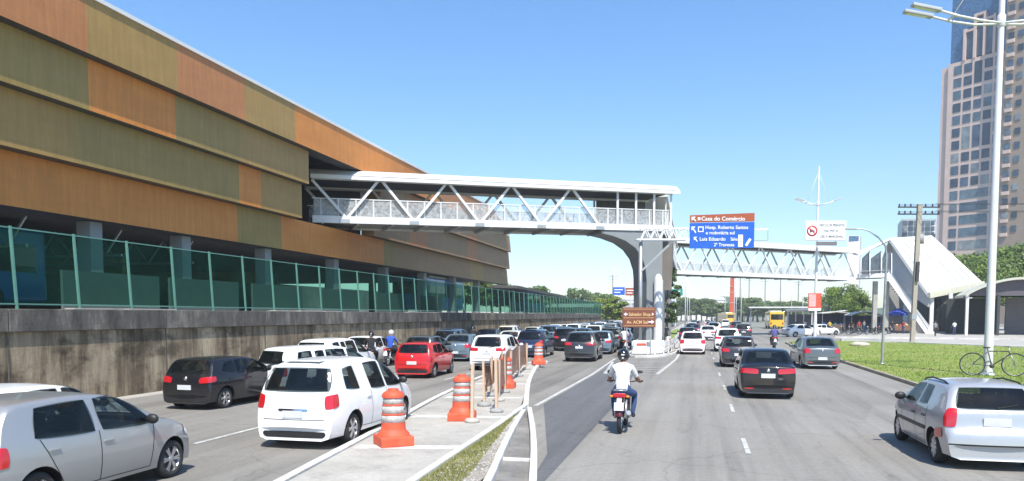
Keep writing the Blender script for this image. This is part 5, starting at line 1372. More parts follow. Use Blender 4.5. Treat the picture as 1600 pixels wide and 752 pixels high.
# stepped granite frame in front of the glass crown
for x0, x1, top in ((24, 28, 53), (40, 44, 34), (55, 59, 34), (70, 74, 42)): tb('pilaster', x0, x1, .2, 1.6, px2z(101), px2z(top), GRAN)
for x0, x1, y in ((24, 44, 55), (40, 74, 44), (40, 59, 34)): tb('frame_band', x0, x1, .25, 1.55, px2z(y + 3.5), px2z(y), GRAN)
for (x0, x1, ya, yb) in ((28.5, 39.5, 60, 98), (44.5, 54.5, 50, 98), (59.5, 69.5, 50, 98)): tb('window', x0, x1, .8, 1.4, px2z(yb), px2z(ya), TG)
for i in range(18):
    y0 = 20 + 20 * i; tb('balcony', 101, 111, -3.6, -3.02, px2z(y0 + 19), px2z(y0 + 14), GRAN); tb('balcony_window', 102, 110, -3.2, -2.98, px2z(y0 + 13), px2z(y0 + 4), TG)
    tb('balcony_window', 116, 124, -3.2, -2.98, px2z(y0 + 13), px2z(y0 + 4), TG)
t2 = thing('glass_office_block', 'small blue green glass office block behind the white stair roof', 'building', (0, 0, 0))
q0 = at(1409, 372, 300); q1 = at(1462, 372, 300); zt = at(1409, 342, 300).z
b = MB(); b.prism([(q0.x, q0.y, 0), (q1.x, q1.y, 0), (q1.x, q1.y, zt), (q0.x, q0.y, zt)], (3, 20, 0)); b.build('wall', M('office_frame', (.40, .44, .45), .5), t2)
for i in range(6):
    for j in range(3):
        a = q0.lerp(q1, (i + .08) / 6); c = q0.lerp(q1, (i + .92) / 6); za = at(1409, 345 + j * 9, 300).z; zb = at(1409, 352 + j * 9, 300).z
        b = MB(); b.prism([(a.x, a.y - .25, zb), (c.x, c.y - .25, zb), (c.x, c.y - .25, za), (a.x, a.y - .25, za)], (0, .2, 0)); b.build('window', TG if (i + j) % 3 else WIN_B, t2)
b = MB(); b.prism([(q1.x - 2.5, q1.y - .4, at(1450, 366, 300).z), (q1.x - .3, q1.y - .4, at(1450, 366, 300).z), (q1.x - .3, q1.y - .4, zt - 1), (q1.x - 2.5, q1.y - .4, zt - 1)], (0, .1, 0)); b.build('white_panel', WHITE, t2)
t3 = thing('rooftop_block', 'small dark glazed rooftop volume just right of the white prohibition sign', 'building', (0, 0, 0))
q0 = at(1324, 395, 260); q1 = at(1343, 395, 260); b = MB(); b.prism([(q0.x, q0.y, 0), (q1.x, q1.y, 0), (q1.x, q1.y, at(1340, 368, 260).z), (q0.x, q0.y, at(1340, 368, 260).z)], (2, 8, 0)); b.build('wall', WHITE, t3)
b = MB(); b.prism([(q0.x + .4, q0.y - .1, at(1330, 377, 260).z), (q1.x - .4, q1.y - .1, at(1330, 377, 260).z), (q1.x - .4, q1.y - .1, at(1330, 369, 260).z), (q0.x + .4, q0.y - .1, at(1330, 369, 260).z)], (0, .05, 0)); b.build('window', TGB, t3)
# ------------------------------------------------------------------ barrels, posts, netting
def barrel(X, Y, rz, label, z=.11):
    t = thing('traffic_barrel', label, 'traffic barrel', (X, Y, z), radians(rz), 'orange traffic barrels on the median'); t.scale = (.88, .88, .93)
    b = MB(); b.box(-.35, .35, -.35, .35, 0, .20); o = b.build('base', ORANGE, t); bevel(o, .03, 2)
    b = MB(); b.lathe([(.34, .19), (.33, .24), (.27, .30), (.255, .34), (.25, .46), (.243, .462)], 24); smooth(b.build('collar', ORANGE, t), 50)
    z = .462; prof = []
    for i, (h, m) in enumerate(((.14, 1), (.035, 0), (.15, 1), (.035, 0), (.13, 1))):
        r0 = .243 - i * .008; b = MB(); e = .006 if m else .012
        b.lathe([(r0 - .03, z), (r0 + e, z + .002), (r0 + e - .005, z + h - .002), (r0 - .03, z + h)], 24); b.build('reflective_band' if m else 'ring', REFL if m else ORANGE, t); z += h
    b = MB(); b.lathe([(.20, z - .01), (.235, z), (.235, z + .05), (.20, z + .10), (.12, z + .13), (.11, z + .17), (.001, z + .18)], 24); smooth(b.build('top_cap', ORANGE, t), 50)
    return t
barrel(-5.42, 13.15, 38, 'nearest orange barrel with grey reflective bands, beside the white minivan')
barrel(-5.20, 16.7, 12, 'second orange barrel, beside the first pale wooden post')
barrel(-6.10, 24.4, 5, 'third orange barrel, behind the brown netting')
barrel(-7.35, 35.9, 20, 'farthest orange barrel, at the tip of the median', .145)
NET = m_net('brown_netting', (.27, .13, .08), .9)
posts = [(-4.86, 16.35), (-4.78, 18.2), (-5.35, 20.6), (-5.75, 22.9), (-6.3, 25.9), (-6.75, 29.2), (-7.3, 33.0)]
lab = ['pale wooden post between the second and third orange barrels, standing apart from the netting', 'first netting post, tallest, at the near end of the brown netting', 'second netting post', 'third netting post', 'fourth netting post', 'fifth netting post', 'last netting post near the farthest barrel']
for i, (x, y) in enumerate(posts):
    l = lab[i] if i < 2 else lab[i] + ' from the near end of the brown netting'
    t = thing('wooden_post', l, 'post', (x, y, .11), 0, 'wooden posts on the median'); h = 1.32 if i < 2 else 1.15
    b = MB(); b.bar((0, 0, .04), (.02 * (-1) ** i, .01, h), .065, .065); b.build('pole', WOOD, t)
    b = MB(); b.lathe([(.001, 0), (.17, 0), (.17, .05), (.13, .09), (.001, .10)], 16); b.build('foot', CONC_D if i % 2 else CONC, t)
t = thing('safety_netting', 'brown safety netting strung between the wooden posts on the median', 'netting', (0, 0, 0))
for i in range(1, 6):
    (x0, y0), (x1, y1) = posts[i], posts[i + 1]; b = MB(); vs = []; n = 8
    for k in range(n + 1):
        u = k / n; sag = .10 * sin(pi * u); x = x0 + (x1 - x0) * u; y = y0 + (y1 - y0) * u
        for j in range(4): vs.append((x + .02 * sin(9 * u + j), y, .11 + .28 + .95 * j / 3 - sag * (j / 3) + .03 * sin(7 * u + i)))
    b.add(vs, [(4 * k + j, 4 * k + j + 1, 4 * k + j + 5, 4 * k + j + 4) for k in range(n) for j in range(3)], 0, True); b.build('net_panel', NET, t, fix=False)

rw2 = [(-5.15, 19.4), (-5.62, 21.8), (-6.05, 24.9), (-6.6, 28.0), (-7.05, 31.2)]
for i, (x, y) in enumerate(rw2):
    t = thing('wooden_post', ['first', 'second', 'third', 'fourth', 'fifth'][i] + ' short post of the left netting row, counted from the near end', 'post', (x - .28, y, .11), 0, 'wooden posts on the median')
    b = MB(); b.bar((0, 0, .04), (-.03 * (-1) ** i, .02, 1.18), .06, .06); b.build('pole', WOOD, t)
    b = MB(); b.lathe([(.001, 0), (.19, 0), (.19, .06), (.14, .11), (.001, .12)], 16); b.build('foot', CONC_D, t)
t = thing('safety_netting', 'second row of brown netting, left of the taller posts on the median', 'netting', (0, 0, 0))
for i in range(4):
    (x0, y0), (x1, y1) = rw2[i], rw2[i + 1]; b = MB(); vs = []; n = 8
    for k in range(n + 1):
        u = k / n; sag = .16 * sin(pi * u)
        for j in range(4): vs.append((x0 - .28 + (x1 - x0) * u + .05 * sin(8 * u + j + i), y0 + (y1 - y0) * u, .11 + .35 + .78 * j / 3 - sag * (j / 3)))
    b.add(vs, [(4 * k + j, 4 * k + j + 1, 4 * k + j + 5, 4 * k + j + 4) for k in range(n) for j in range(3)], 0, True); b.build('net_panel', NET, t, fix=False)

# ------------------------------------------------------------------ lamp masts
def mast(label, X, Y, rz, H=18.2, z=.1, al=1.0, group='white double-arm lamp masts'):
    t = thing('lamp_mast', label, 'street lamp', (X, Y, z), radians(rz), group); ha = H * .79
    b = MB(); b.lathe([(.18, 0), (.17, .4), (.16, 2), (.09, H), (.001, H)], 14); smooth(b.build('pole', WHITE, t), 60)
    b = MB(); b.lathe([(.001, 0), (.26, 0), (.26, .05), (.17, .10), (.17, .3)], 14); b.build('base_plate', WHITE, t)
    b = MB(); b.lathe([(.11, ha - .35), (.15, ha - .3), (.15, ha + .1), (.11, ha + .15)], 12); b.build('collar', WHITE, t)
    for s in (-al, al):
        for k, dy in enumerate((-.28, .28)):
            b = MB(); b.tube([(s * .1, dy * .3, ha - .2), (s * .9, dy * .8, ha - .16), (s * 1.8, dy, ha + .0), (s * 2.6, dy * 1.1, ha + .22)], .05, 8); b.build('arm', WHITE, t)
            b = MB(); b.bar((s * 2.5, dy * 1.1, ha + .20), (s * 3.6, dy * 1.15, ha + .42), .28, .12); o = b.build('lamp_head', GREYP, t); bevel(o, .03, 2)
            b = MB(); b.bar((s * 2.7, dy * 1.1, ha + .175), (s * 3.5, dy * 1.15, ha + .335), .18, .02); b.build('lens', WHT_L, t)
        b = MB(); b.tube([(s * 1.9, 0, ha + .05), (s * .08, 0, H * .96)], .018, 6); b.build('stay', WHITE, t)
        b = MB(); b.bar((s * 1.9, -.3, ha + .05), (s * 1.9, .3, ha + .05), .07); b.build('spreader', WHITE, t)
    return t
m1 = mast('nearest white double-arm lamp mast standing on the lawn with the bicycle against it', 11.3, 34.2, 12, 17.6)
q = G(1273, 529); m2 = mast('white double-arm lamp mast carrying the white prohibition sign', q[0], q[1], 13.6, 18.2, .0, .64)
q = G(1273, 529)
for i, (x, y, h) in enumerate(((7.9, 150, 12), (8.2, 185, 12), (9.8, 210, 13), (-1.9, 125, 11), (-2.4, 160, 11), (-2.6, 205, 12), (25, 200, 12), (-17.9, 170, 13), (-18.2, 215, 13), (-18, 270, 13), (-2.6, 260, 12), (9.0, 270, 12), (28, 250, 13), (44, 280, 13), (17, 300, 13))):
    where = ['on the right verge', 'on the right verge', 'on the right verge', 'on the central strip', 'on the central strip', 'on the central strip', 'right of the yellow bus', 'beyond the end of the green fence', 'beyond the end of the green fence', 'beyond the end of the green fence', 'on the central strip', 'on the right verge', 'among the far right trees', 'among the far right trees', 'among the far right trees'][i]
    t = thing('street_lamp', f'thin pale lamp post far away {where}', 'street lamp', (x, y, -.01), 0, f'far lamp posts {where}')
    b = MB(); b.tube([(0, 0, 0), (0, 0, h * .6), (0, 0, h)], [.12, .09, .06], 8); b.build('pole', WHITE, t)
    b = MB(); b.tube([(-1.6, 0, h + .1), (0, 0, h - .2), (1.6, 0, h + .1)], .05, 6); b.bar((-1.5, 0, h + .1), (-2.2, 0, h + .2), .3, .12); b.bar((1.5, 0, h + .1), (2.2, 0, h + .2), .3, .12); b.build('arm', WHITE, t)
# curved single lamp
t = thing('curved_lamp_post', 'slim grey lamp post with a curved arm reaching over the road from the lawn edge', 'street lamp', (8.86, 40.95, .1))
b = MB(); b.tube([(0, 0, 0), (.03, 0, 3), (.06, 0, 5.3), (0.0, 0, 5.75), (-.3, 0, 6.15), (-.75, .0, 6.5), (-1.1, 0, 6.62), (-1.35, 0, 6.62)], [.07, .06, .05, .045, .04, .035, .03, .03], 10); smooth(b.build('pole', STEEL, t), 60)
b = MB(); b.bar((-1.3, 0, 6.62), (-1.85, 0, 6.64), .18, .08); bevel(b.build('lamp_head', GREYP, t), .02)
b = MB(); b.lathe([(.001, 0), (.14, 0), (.14, .03), (.08, .06)], 12); b.build('base_plate', STEEL, t)
# utility pole
q = G(1425, 537)
t = thing('utility_pole', 'weathered concrete utility pole with two cross-arms of insulators behind the lawn', 'utility pole', (q[0], q[1], .12), radians(14))
b = MB(); b.bar((0, 0, 0), (.25, 0, 12.0), .34, .26); o = b.build('pole', M('weathered_pole', (.36, .32, .26), .9, vs=1), t)
o.data.vertices[4].co.x += .06
for z in (11.15, 11.75):
    b = MB(); b.bar((-1.6, 0, z), (2.05, 0, z), .12, .12); b.build('cross_arm', DARKM, t)
    b = MB()
    for x in (-1.5, -1.0, -.5, .8, 1.4, 1.95): b.lathe([(.05, z + .06), (.09, z + .12), (.05, z + .17), (.08, z + .22), (.03, z + .30), (.001, z + .3)], 8, c=(x, 0, 0))
    b.build('insulator', DARKM, t)
b = MB(); b.lathe([(.001, 8.6), (.28, 8.6), (.28, 9.4), (.001, 9.45)], 12, c=(.5, .1, 0)); b.build('transformer', M('pole_box', (.3, .3, .3), .6), t)
b = MB(); b.box(-.17, .27, -.17, .17, 2.0, 2.5); b.build('band', STEEL, t)
b = MB(); b.bar((.12, -.25, 5.3), (.16, -.25, 7.0), .25, .2); b.build('cable_box', DARKM, t)
# overhead wires belong to the pole line
w = thing('power_lines', 'dark overhead cables strung from the utility pole towards the right edge', 'cables', (0, 0, 0))
for k, z in enumerate((11.85, 11.25)):
    for dx in (-1.2, 1.6):
        b = MB(); pts = []
        for i in range(13): u = i / 12; pts.append((q[0] + dx + u * 45, q[1] + .4 - u * 26, z + .3 - 1.6 * sin(pi * u)))
        b.tube(pts, .02, 5); b.build('cable', DARKM, w)

# ------------------------------------------------------------------ signs
SBLUE = M('sign_blue', (.015, .11, .52), .35, var=.1); SBRN = M('sign_brown', (.36, .085, .03), .4, var=.1); SWH = M('sign_white', (.80, .79, .78), .4, var=.05); LWH = M('letter_white', (.85, .86, .88), .4, var=.02); LYL = M('letter_yellow', (.78, .52, .22), .4, var=.02)
SRED = M('sign_red', (.55, .03, .03), .4); SGRN = M('sign_green', (.01, .26, .20), .4); LBK = M('letter_black', (.05, .05, .05), .5)
# gantry bolted beside the column
gy = 51.4
ga = at(1002, 525, 51.5); gt = thing('sign_gantry', 'cantilever sign gantry with a lattice arm in front of the bridge column', 'gantry', (0, 0, 0))
gx = at(1001, 400, 50.0).x; gY = at(1001, 400, 50.0).y
b = MB(); b.tube([(gx, gY, .1), (gx, gY, 7.3)], .13, 12); b.build('post', STEEL, gt)
gd = Vector((.972, .235, 0)).normalized(); gd = Vector((cos(PSI), sin(PSI), 0))
def gp(u, v, z): return (gx + gd.x * u - gd.y * v, gY + gd.y * u + gd.x * v, z)
b = MB()
for v in (-.3, .3):
    for z in (7.35, 8.05): b.bar(gp(-.3, v, z), gp(3.0, v, z), .11)
b.bar(gp(3.0, 0, 7.95), gp(8.2, 0, 8.02), .12); b.build('arm_chord', WHITE, gt)
b = MB()
for k in range(5):
    u = k * .6
    for v in (-.3, .3): b.bar(gp(u, v, 7.35), gp(u + .3, v, 8.05), .06); b.bar(gp(u + .3, v, 8.05), gp(u + .6, v, 7.35), .06)
    b.bar(gp(u, -.3, 8.05), gp(u, .3, 8.05), .05)
b.build('lattice', WHITE, gt)
b = MB(); b.bar(gp(.05, -.1, 5.35), gp(2.1, -.1, 7.3), .12); b.build('brace', STEEL, gt)
b = MB(); b.bar(gp(7.2, 0, 8.0), gp(7.2, 0, 7.3), .05); b.bar(gp(8.2, 0, 8.0), gp(8.2, 0, 7.3), .05); b.bar(gp(7.2, 0, 7.3), gp(8.2, 0, 7.3), .05); b.build('end_frame', STEEL, gt)
bx = 3.12; W_ = 4.15
sg = thing('road_sign', 'large blue and brown direction sign hanging from the gantry arm over the right road', 'road sign', gp(bx, -.16, 6.78), PSI)
b = MB(); b.prism([(0, 0, 0), (W_, 0, .04), (W_, 0, 1.70), (0, 0, 1.62)], (0, .05, 0)); b.build('panel', SBLUE, sg)
b = MB(); b.prism([(0, 0, 1.65), (W_, 0, 1.73), (W_, 0, 2.27), (0, 0, 2.12)], (0, .05, 0)); b.build('brown_panel', SBRN, sg)
lettering('lettering', [('Casa do Comércio', .72, 1.78, .36, 'LEFT', 1.02), ('Hosp. Roberto Santos', .98, 1.24, .32, 'LEFT', .96), ('e rodoviária sul', 1.02, .90, .31, 'LEFT', .96),
    ('Luis Eduardo', .62, .50, .32, 'LEFT', 1.0), ('Salva', 2.62, .50, .30, 'LEFT', .78), ('2ª Travessa', 1.55, .14, .30, 'LEFT', .96)], LWH, sg)
b = MB()
b.prism([(.10, -.02, 2.02), (.36, -.02, 2.02), (.10, -.02, 1.76)], (0, .01, 0)); b.bar((.17, -.02, 1.95), (.38, -.02, 1.74), .01, .07)
b.prism([(.10, -.02, 1.40), (.36, -.02, 1.40), (.10, -.02, 1.14)], (0, .01, 0)); b.bar((.17, -.02, 1.33), (.38, -.02, 1.0), .01, .08)
b.box(.50, .66, -.022, -.01, 1.80, 1.98); b.box(.52, .88, -.022, -.012, 1.05, 1.40)
b.prism([(.26, -.02, .74), (.48, -.02, .74), (.26, -.02, .52)], (0, .01, 0)); b.bar((.3, -.02, .70), (.48, -.02, .45), .01, .07)
b.box(3.12, 3.42, -.022, -.01, .10, .88); b.bar((3.62, -.02, .18), (3.90, -.02, .62), .01, .16); b.build('symbol', LWH, sg)
b = MB(); b.box(.58, .82, -.027, -.021, 1.11, 1.34); b.box(3.16, 3.38, -.027, -.021, .45, .49); b.build('symbol_inset', SBLUE, sg)
# brown sign on the island
q = at(998, 522, 45.2); bs = thing('tourist_sign', 'brown sign with two yellow lines of lettering and arrows in front of the column base', 'road sign', (q.x, q.y, .0), PSI)
b = MB(); b.box(-.98, .98, -.03, .03, 1.78, 2.95); bevel(b.build('panel', M('dark_sign_brown', (.20, .065, .035), .5), bs), .02)
for x in (-.7, .7): b = MB(); b.bar((x, .05, 0), (x, .05, 2.8), .07); b.build('post', STEEL, bs)
lettering('lettering', [('Salvador Shop.', -.60, 2.46, .26, 'LEFT', .86), ('Av. ACM Sul', -.72, 2.00, .26, 'LEFT', .92)], LYL, bs, -.035)
b = MB(); b.box(-.90, .90, -.036, -.031, 2.84, 2.86); b.box(-.90, .90, -.036, -.031, 2.33, 2.35); b.box(-.90, .90, -.036, -.031, 1.86, 1.88); b.build('border_line', LYL, bs)
b = MB(); b.prism([(-.90, -.036, 2.55), (-.76, -.036, 2.66), (-.76, -.036, 2.44)], (0, .006, 0)); b.bar((-.8, -.033, 2.55), (-.66, -.033, 2.55), .006, .06); b.prism([(.90, -.036, 2.10), (.74, -.036, 2.22), (.74, -.036, 1.98)], (0, .006, 0)); b.bar((.78, -.033, 2.10), (.55, -.033, 2.10), .006, .07); b.prism([(.88, -.036, 2.55), (.76, -.036, 2.64), (.76, -.036, 2.46)], (0, .006, 0)); b.build('arrow', LWH, bs)
# prohibition sign on the second mast
q = G(1273, 529); sc_ = at(1290, 361, 80.5)
ps = thing('prohibition_sign', 'white sign with a red struck-out truck circle and three text lines', 'road sign', (sc_.x, sc_.y, sc_.z), PSI)
b = MB(); b.box(-2.15, 2.15, -.04, .04, -1.02, 1.05); bevel(b.build('panel', SWH, ps), .03)
b = MB(); b.box(-2.09, 2.09, -.046, -.041, .97, 1.0); b.box(-2.09, 2.09, -.046, -.041, -.97, -.94); b.box(-2.10, -2.07, -.046, -.041, -.94, .97); b.box(2.07, 2.10, -.046, -.041, -.94, .97); b.build('border', LBK, ps)
b = MB(); b.lathe([(.40, -.06), (.56, -.06), (.56, -.045), (.40, -.045), (.40, -.06)], 28, c=(-1.42, 0, .0), axis='y'); b.bar((-1.78, -.065, .33), (-1.06, -.065, -.33), .01, .09); b.build('red_circle', SRED, ps)
b = MB(); b.box(-1.66, -1.36, -.056, -.048, -.10, .16); b.box(-1.34, -1.16, -.056, -.048, -.10, .06)
for x in (-1.56, -1.26): b.lathe([(.001, -.056), (.06, -.056), (.06, -.048)], 10, c=(x, 0, -.13), axis='y')
b.build('truck_symbol', LBK, ps)
lettering('lettering', [('VEÍCULOS PESADOS', .62, .46, .36, 'CENTER', .82), ('NA PISTA', .55, -.12, .36, 'CENTER', .95), ('USE A MARGINAL', .62, -.70, .36, 'CENTER', .86)], LBK, ps, -.05)
b = MB(); b.box(-.9, 1.2, -.03, .03, -1.50, -1.12); b.build('lower_plate', M('dark_plate', (.16, .15, .15), .5), ps)
b = MB(); b.bar((-.8, .06, -1.5), (-.8, .06, .9), .07); b.bar((1.1, .06, -1.5), (1.1, .06, .9), .07); b.bar((-2.0, .1, .4), (2.0, .1, .4), .08); b.build('bracket', STEEL, ps)
q = at(1273, 471, 80.8); rs = thing('red_sign', 'small red and pink advertising panel low on the lamp mast beside the round tree', 'sign', (q.x, q.y, q.z), PSI)
b = MB(); b.box(-.68, .68, -.05, .05, -1.0, .85); bevel(b.build('panel', M('faded_red', (.62, .10, .05), .5, var=.3, vs=1.2), rs), .02)
b = MB(); b.box(-.62, .10, -.056, -.051, -.55, .75); b.build('pale_area', M('faded_pink', (.72, .38, .36), .6, var=.2, vs=2), rs); b = MB(); b.box(-.66, .66, -.057, -.051, -.98, -.72); b.build('footer_strip', SWH, rs)
# far signs
def fsign(label, px, py, d, w, h, m, nm='road_sign', posts=2):
    c = at(px, py, d); t = thing(nm, label, 'road sign', (c.x, c.y, 0), PSI)
    b = MB(); b.box(-w / 2, w / 2, -.06, .06, c.z - h / 2, c.z + h / 2); b.build('panel', m, t)
    for s in ((-1, 1) if posts == 2 else (0,)): b = MB(); b.bar((s * w * .35, .1, 0), (s * w * .35, .1, c.z + h / 2), .16); b.build('post', WHITE, t)
    b = MB()
    for k in range(2): b.box(-w * .4, w * .32 - k * w * .2, -.075, -.065, c.z + h * (.12 - .35 * k), c.z + h * (.24 - .35 * k))
    b.build('lettering_line', LWH, t); return t
fsign('far blue direction sign left of the bridge column', 967, 455, 150, 2.3, 1.5, SBLUE, posts=1)
fsign('far brown sign just left of the bridge column', 986, 456, 152, 2.2, 1.5, SBRN, posts=1)
fsign('far green sign just right of the bridge column', 1056, 457, 170, 3.0, 1.4, SGRN, posts=1)
# red tower mast
q = at(1144, 488, 260); t = thing('red_tower', 'tall orange red totem tower far beyond the road under the second footbridge', 'tower', (q.x, q.y, 0))
b = MB(); z1 = at(1144, 428, 260).z; b.prism([(-.9, 0, 0), (.9, 0, 0), (.75, 0, z1), (-.75, 0, z1)], (0, 1.4, 0)); b.build('shaft', M('tower_orange_red', (.55, .09, .03), .5), t)
b = MB()
for z in (3, 6.5, 10): b.box(-1.0, 1.0, -.1, 1.5, z, z + .3)
b.build('band', M('pale_red', (.6, .3, .22), .6), t)

q = G(1343, 541, .1); st_ = MB(); rs_ = random.Random(8)
st_.ell((0, 0, .12), .75, .42, .24, 12, 7); st_.v = [(x + rs_.uniform(-.05, .05), y + rs_.uniform(-.05, .05), z + rs_.uniform(-.03, .03)) for x, y, z in st_.v]
o = st_.build('boulder', M('pale_boulder', (.50, .47, .38), .9, var=.3, vs=4, bmp=.4), None, (q[0], q[1], .08)); tag(o, 'pale low rock lying on the lawn beyond the grey sedan', 'rock')
# ------------------------------------------------------------------ guard rails round the column, barriers
t = thing('guard_rail', 'pale guard rail curving along the right side of the column island', 'guard rail', (0, 0, .12))
pts = cr([(-2.9, 46.6), (-2.0, 48.2), (-1.65, 52), (-1.6, 60), (-1.75, 80)], 4)
b = MB()
for a, c in zip(pts, pts[1:]): b.bar((*a, .62), (*c, .62), .05, .28); b.bar((*a, .28), (*c, .28), .04, .10)
b.build('rail', WHITE, t)
for i in range(0, len(pts), 2): b = MB(); b.bar((*pts[i], 0), (*pts[i], .78), .09); b.build('post', WHITE, t)
t = thing('guard_rail', 'pale guard rail along the left side of the column island', 'guard rail', (0, 0, .12))
b = MB(); b.bar((-3.85, 47.5, .6), (-3.95, 78, .6), .05, .28); b.build('rail', WHITE, t)
for y in (48, 52, 57, 62, 68, 74): b = MB(); b.bar((-3.9, y, 0), (-3.9, y, .78), .09); b.build('post', WHITE, t)
for i, (x, y, r_) in enumerate(((-3.4, 48.6, 10), (-2.5, 49.4, -14), (-2.05, 58.5, 80))):
    t = thing('road_barrier', ['pale plastic road barrier at the left of the column foot', 'pale plastic road barrier at the right of the column foot', 'pale road barrier on the right edge of the column island'][i], 'barrier', (x, y, .12), radians(r_))
    b = MB(); b.prism([(-.5, -.22, 0), (-.5, .22, 0), (-.5, .18, .15), (-.5, .08, .35), (-.5, .06, .8), (-.5, -.06, .8), (-.5, -.08, .35), (-.5, -.18, .15)], (1.0, 0, 0)); bevel(b.build('body', SWH, t), .02, 2, 25)
    b = MB(); b.box(-.3, .3, -.115, -.09, .5, .62); b.build('stripe', ORANGE, t)

# ------------------------------------------------------------------ bicycle leaning on the mast
bk = thing('bicycle', 'dark bicycle leaning against the nearest white lamp mast on the lawn', 'bicycle', (11.35, 33.78, .1), radians(-8))
def ring(b, c, R_, r, n=28, m=8): b.lathe([(R_ + r * cos(2 * pi * k / m), r * sin(2 * pi * k / m)) for k in range(m + 1)], n, axis='y', c=c)
for x, nm in ((-.72, 'rear'), (.72, 'front')):
    b = MB(); ring(b, (0, 0, 0), .44, .022); w = b.build('wheel', RUBBER, bk, (x, 0, .46))
    b = MB(); ring(b, (0, 0, 0), .415, .009, 28, 6)
    for k in range(14): a = 2 * pi * k / 14; b.bar((.02 * cos(a + 1), .02 * (-1) ** k, .02 * sin(a + 1)), (.41 * cos(a), 0, .41 * sin(a)), .006)
    b.lathe([(.001, -.05), (.025, -.05), (.025, .05), (.001, .05)], 10, axis='y'); b.build('rim', STEEL, w)
b = MB(); F_ = M('bike_frame_dark', (.04, .04, .05), .3)
for a, c, r in (((-.20, 0, .98), (.50, 0, .98), .02), ((.50, 0, 1.0), (.56, 0, .86), .022), ((-.06, 0, .40), (.54, 0, .88), .022), ((-.22, 0, 1.08), (-.06, 0, .40), .02), ((-.72, .05, .46), (-.20, .02, .96), .011), ((-.72, -.05, .46), (-.20, -.02, .96), .011), ((-.72, .05, .46), (-.06, .03, .40), .012), ((-.72, -.05, .46), (-.06, -.03, .40), .012)): b.tube([a, c], r, 8)
b.build('frame', F_, bk)
b = MB(); b.tube([(.50, 0, 1.12), (.56, 0, .86)], .018, 8)
for s in (-.05, .05): b.tube([(.56, s, .86), (.66, s, .62), (.72, s, .46)], .014, 6)
b.build('fork', STEEL, bk)
b = MB(); b.tube([(.42, -.30, 1.16), (.50, -.10, 1.16), (.50, .10, 1.16), (.42, .30, 1.16)], .014, 8); b.build('handlebar', F_, bk)
b = MB(); b.ell((-.25, 0, 1.12), .14, .07, .035, 12, 6); b.build('saddle', BLACKP, bk)
b = MB(); b.lathe([(.001, -.05), (.09, -.05), (.09, -.042), (.001, -.042)], 16, axis='y', c=(-.06, 0, .40)); b.tube([(-.06, -.07, .40), (-.02, -.07, .24), (-.02, -.14, .24)], .009, 6); b.tube([(-.06, .07, .40), (-.10, .07, .56), (-.10, .14, .56)], .009, 6); b.build('crankset', DARKM, bk)

# ------------------------------------------------------------------ stalls, umbrella, shelter
def umbrella(px, py, d, label, m, w=1.6):
    q = G(px, py, .12); t = thing('parasol', label, 'parasol', (q[0], q[1], .12)); b = MB(); n = 8
    top = (0, 0, 3.35); rim = [(w * 1.25 * cos(2 * pi * k / n), w * 1.25 * sin(2 * pi * k / n), 2.55) for k in range(n)]; rim2 = [(x, y, z - .22) for x, y, z in rim]
    b.add([top] + rim + rim2, [(0, 1 + k, 1 + (k + 1) % n) for k in range(n)] + [(1 + k, 1 + n + k, 1 + n + (k + 1) % n, 1 + (k + 1) % n) for k in range(n)]); b.build('canopy', m, t, fix=False)
    b = MB(); b.tube([(0, 0, 0), (0, 0, 3.4)], .03, 8); b.build('pole', STEEL, t); b = MB(); b.lathe([(.001, 0), (.3, 0), (.25, .12), (.001, .14)], 12); b.build('base', CONC_D, t)
umbrella(1403, 520, 0, 'blue parasol over a stall at the foot of the stair pavilion', M('blue_canvas', (.06, .12, .60), .8), 1.15)
q = G(1403, 521, .12); t = thing('vendor_cart', 'small vendor cart with goods under the blue parasol', 'cart', (q[0] + .3, q[1] - .6, .12))
b = MB(); b.box(-.9, .9, -.4, .4, .35, 1.0); bevel(b.build('body', M('cart_brown', (.2, .10, .06), .7), t), .03)
for i, (x, m) in enumerate(((-.6, LYL), (-.2, SRED), (.2, SWH), (.6, LYL))): b = MB(); b.ell((x, 0, 1.08), .17, .2, .12, 10, 6); b.build('goods', m, t)
for x in (-.6, .6): b = MB(); b.lathe([(.001, -.04), (.22, -.04), (.22, .04), (.001, .04)], 14, axis='y', c=(x, -.42, .22)); b.build('wheel', RUBBER, t)
def stall(px, py, label, w, h, canv, arched=False):
    q = G(px, py, .12); t = thing('market_stall', label, 'stall', (q[0], q[1], .12), PSI)
    b = MB(); n = 8
    pr = [(-w / 2 + w * k / n, h + (.55 * sin(pi * k / n) if arched else .25 * (1 - abs(2 * k / n - 1)))) for k in range(n + 1)]
    b.prism([(x, -1.2, z) for x, z in pr] + [(x, -1.2, z - .1) for x, z in reversed(pr)], (0, 2.6, 0)); b.build('canopy', canv, t)
    for x in (-w / 2 + .1, w / 2 - .1):
        for y in (-1.1, 1.3): b = MB(); b.bar((x, y, 0), (x, y, h), .07); b.build('post', STEEL, t)
    b = MB(); b.box(-w / 2 + .3, w / 2 - .3, -.9, -.3, .0, .95); b.build('counter', M('stall_counter', (.16, .12, .10), .8, vs=2), t)
    b = MB(); b.box(-w / 2 + .2, w / 2 - .2, 1.2, 1.28, 0, h - .1); b.build('back_sheet', M('dark_tarp', (.05, .05, .07), .8), t)
    rr = random.Random(px)
    for k in range(5): b = MB(); s = rr.uniform(.12, .24); x = -w / 2 + .5 + (w - 1) * k / 4; b.box(x - s, x + s, -.8, -.4, .953, .953 + s); bevel(b.build('crate', rr.choice([SBLUE, SWH, LYL, SRED, SGRN]), t), .02)
PALEC = M('pale_canvas', (.66, .64, .56), .8)
stall(1302, 516, 'flat pale canopied stall just right of the red roadside sign', 4.6, 2.7, PALEC)
stall(1326, 515, 'white topped stall crowded with goods between the flat stall and the arched one', 4.0, 3.0, WHITE2)
stall(1348, 517, 'stall under a pale arched cover left of the stair pavilion', 4.6, 2.4, PALEC, True)
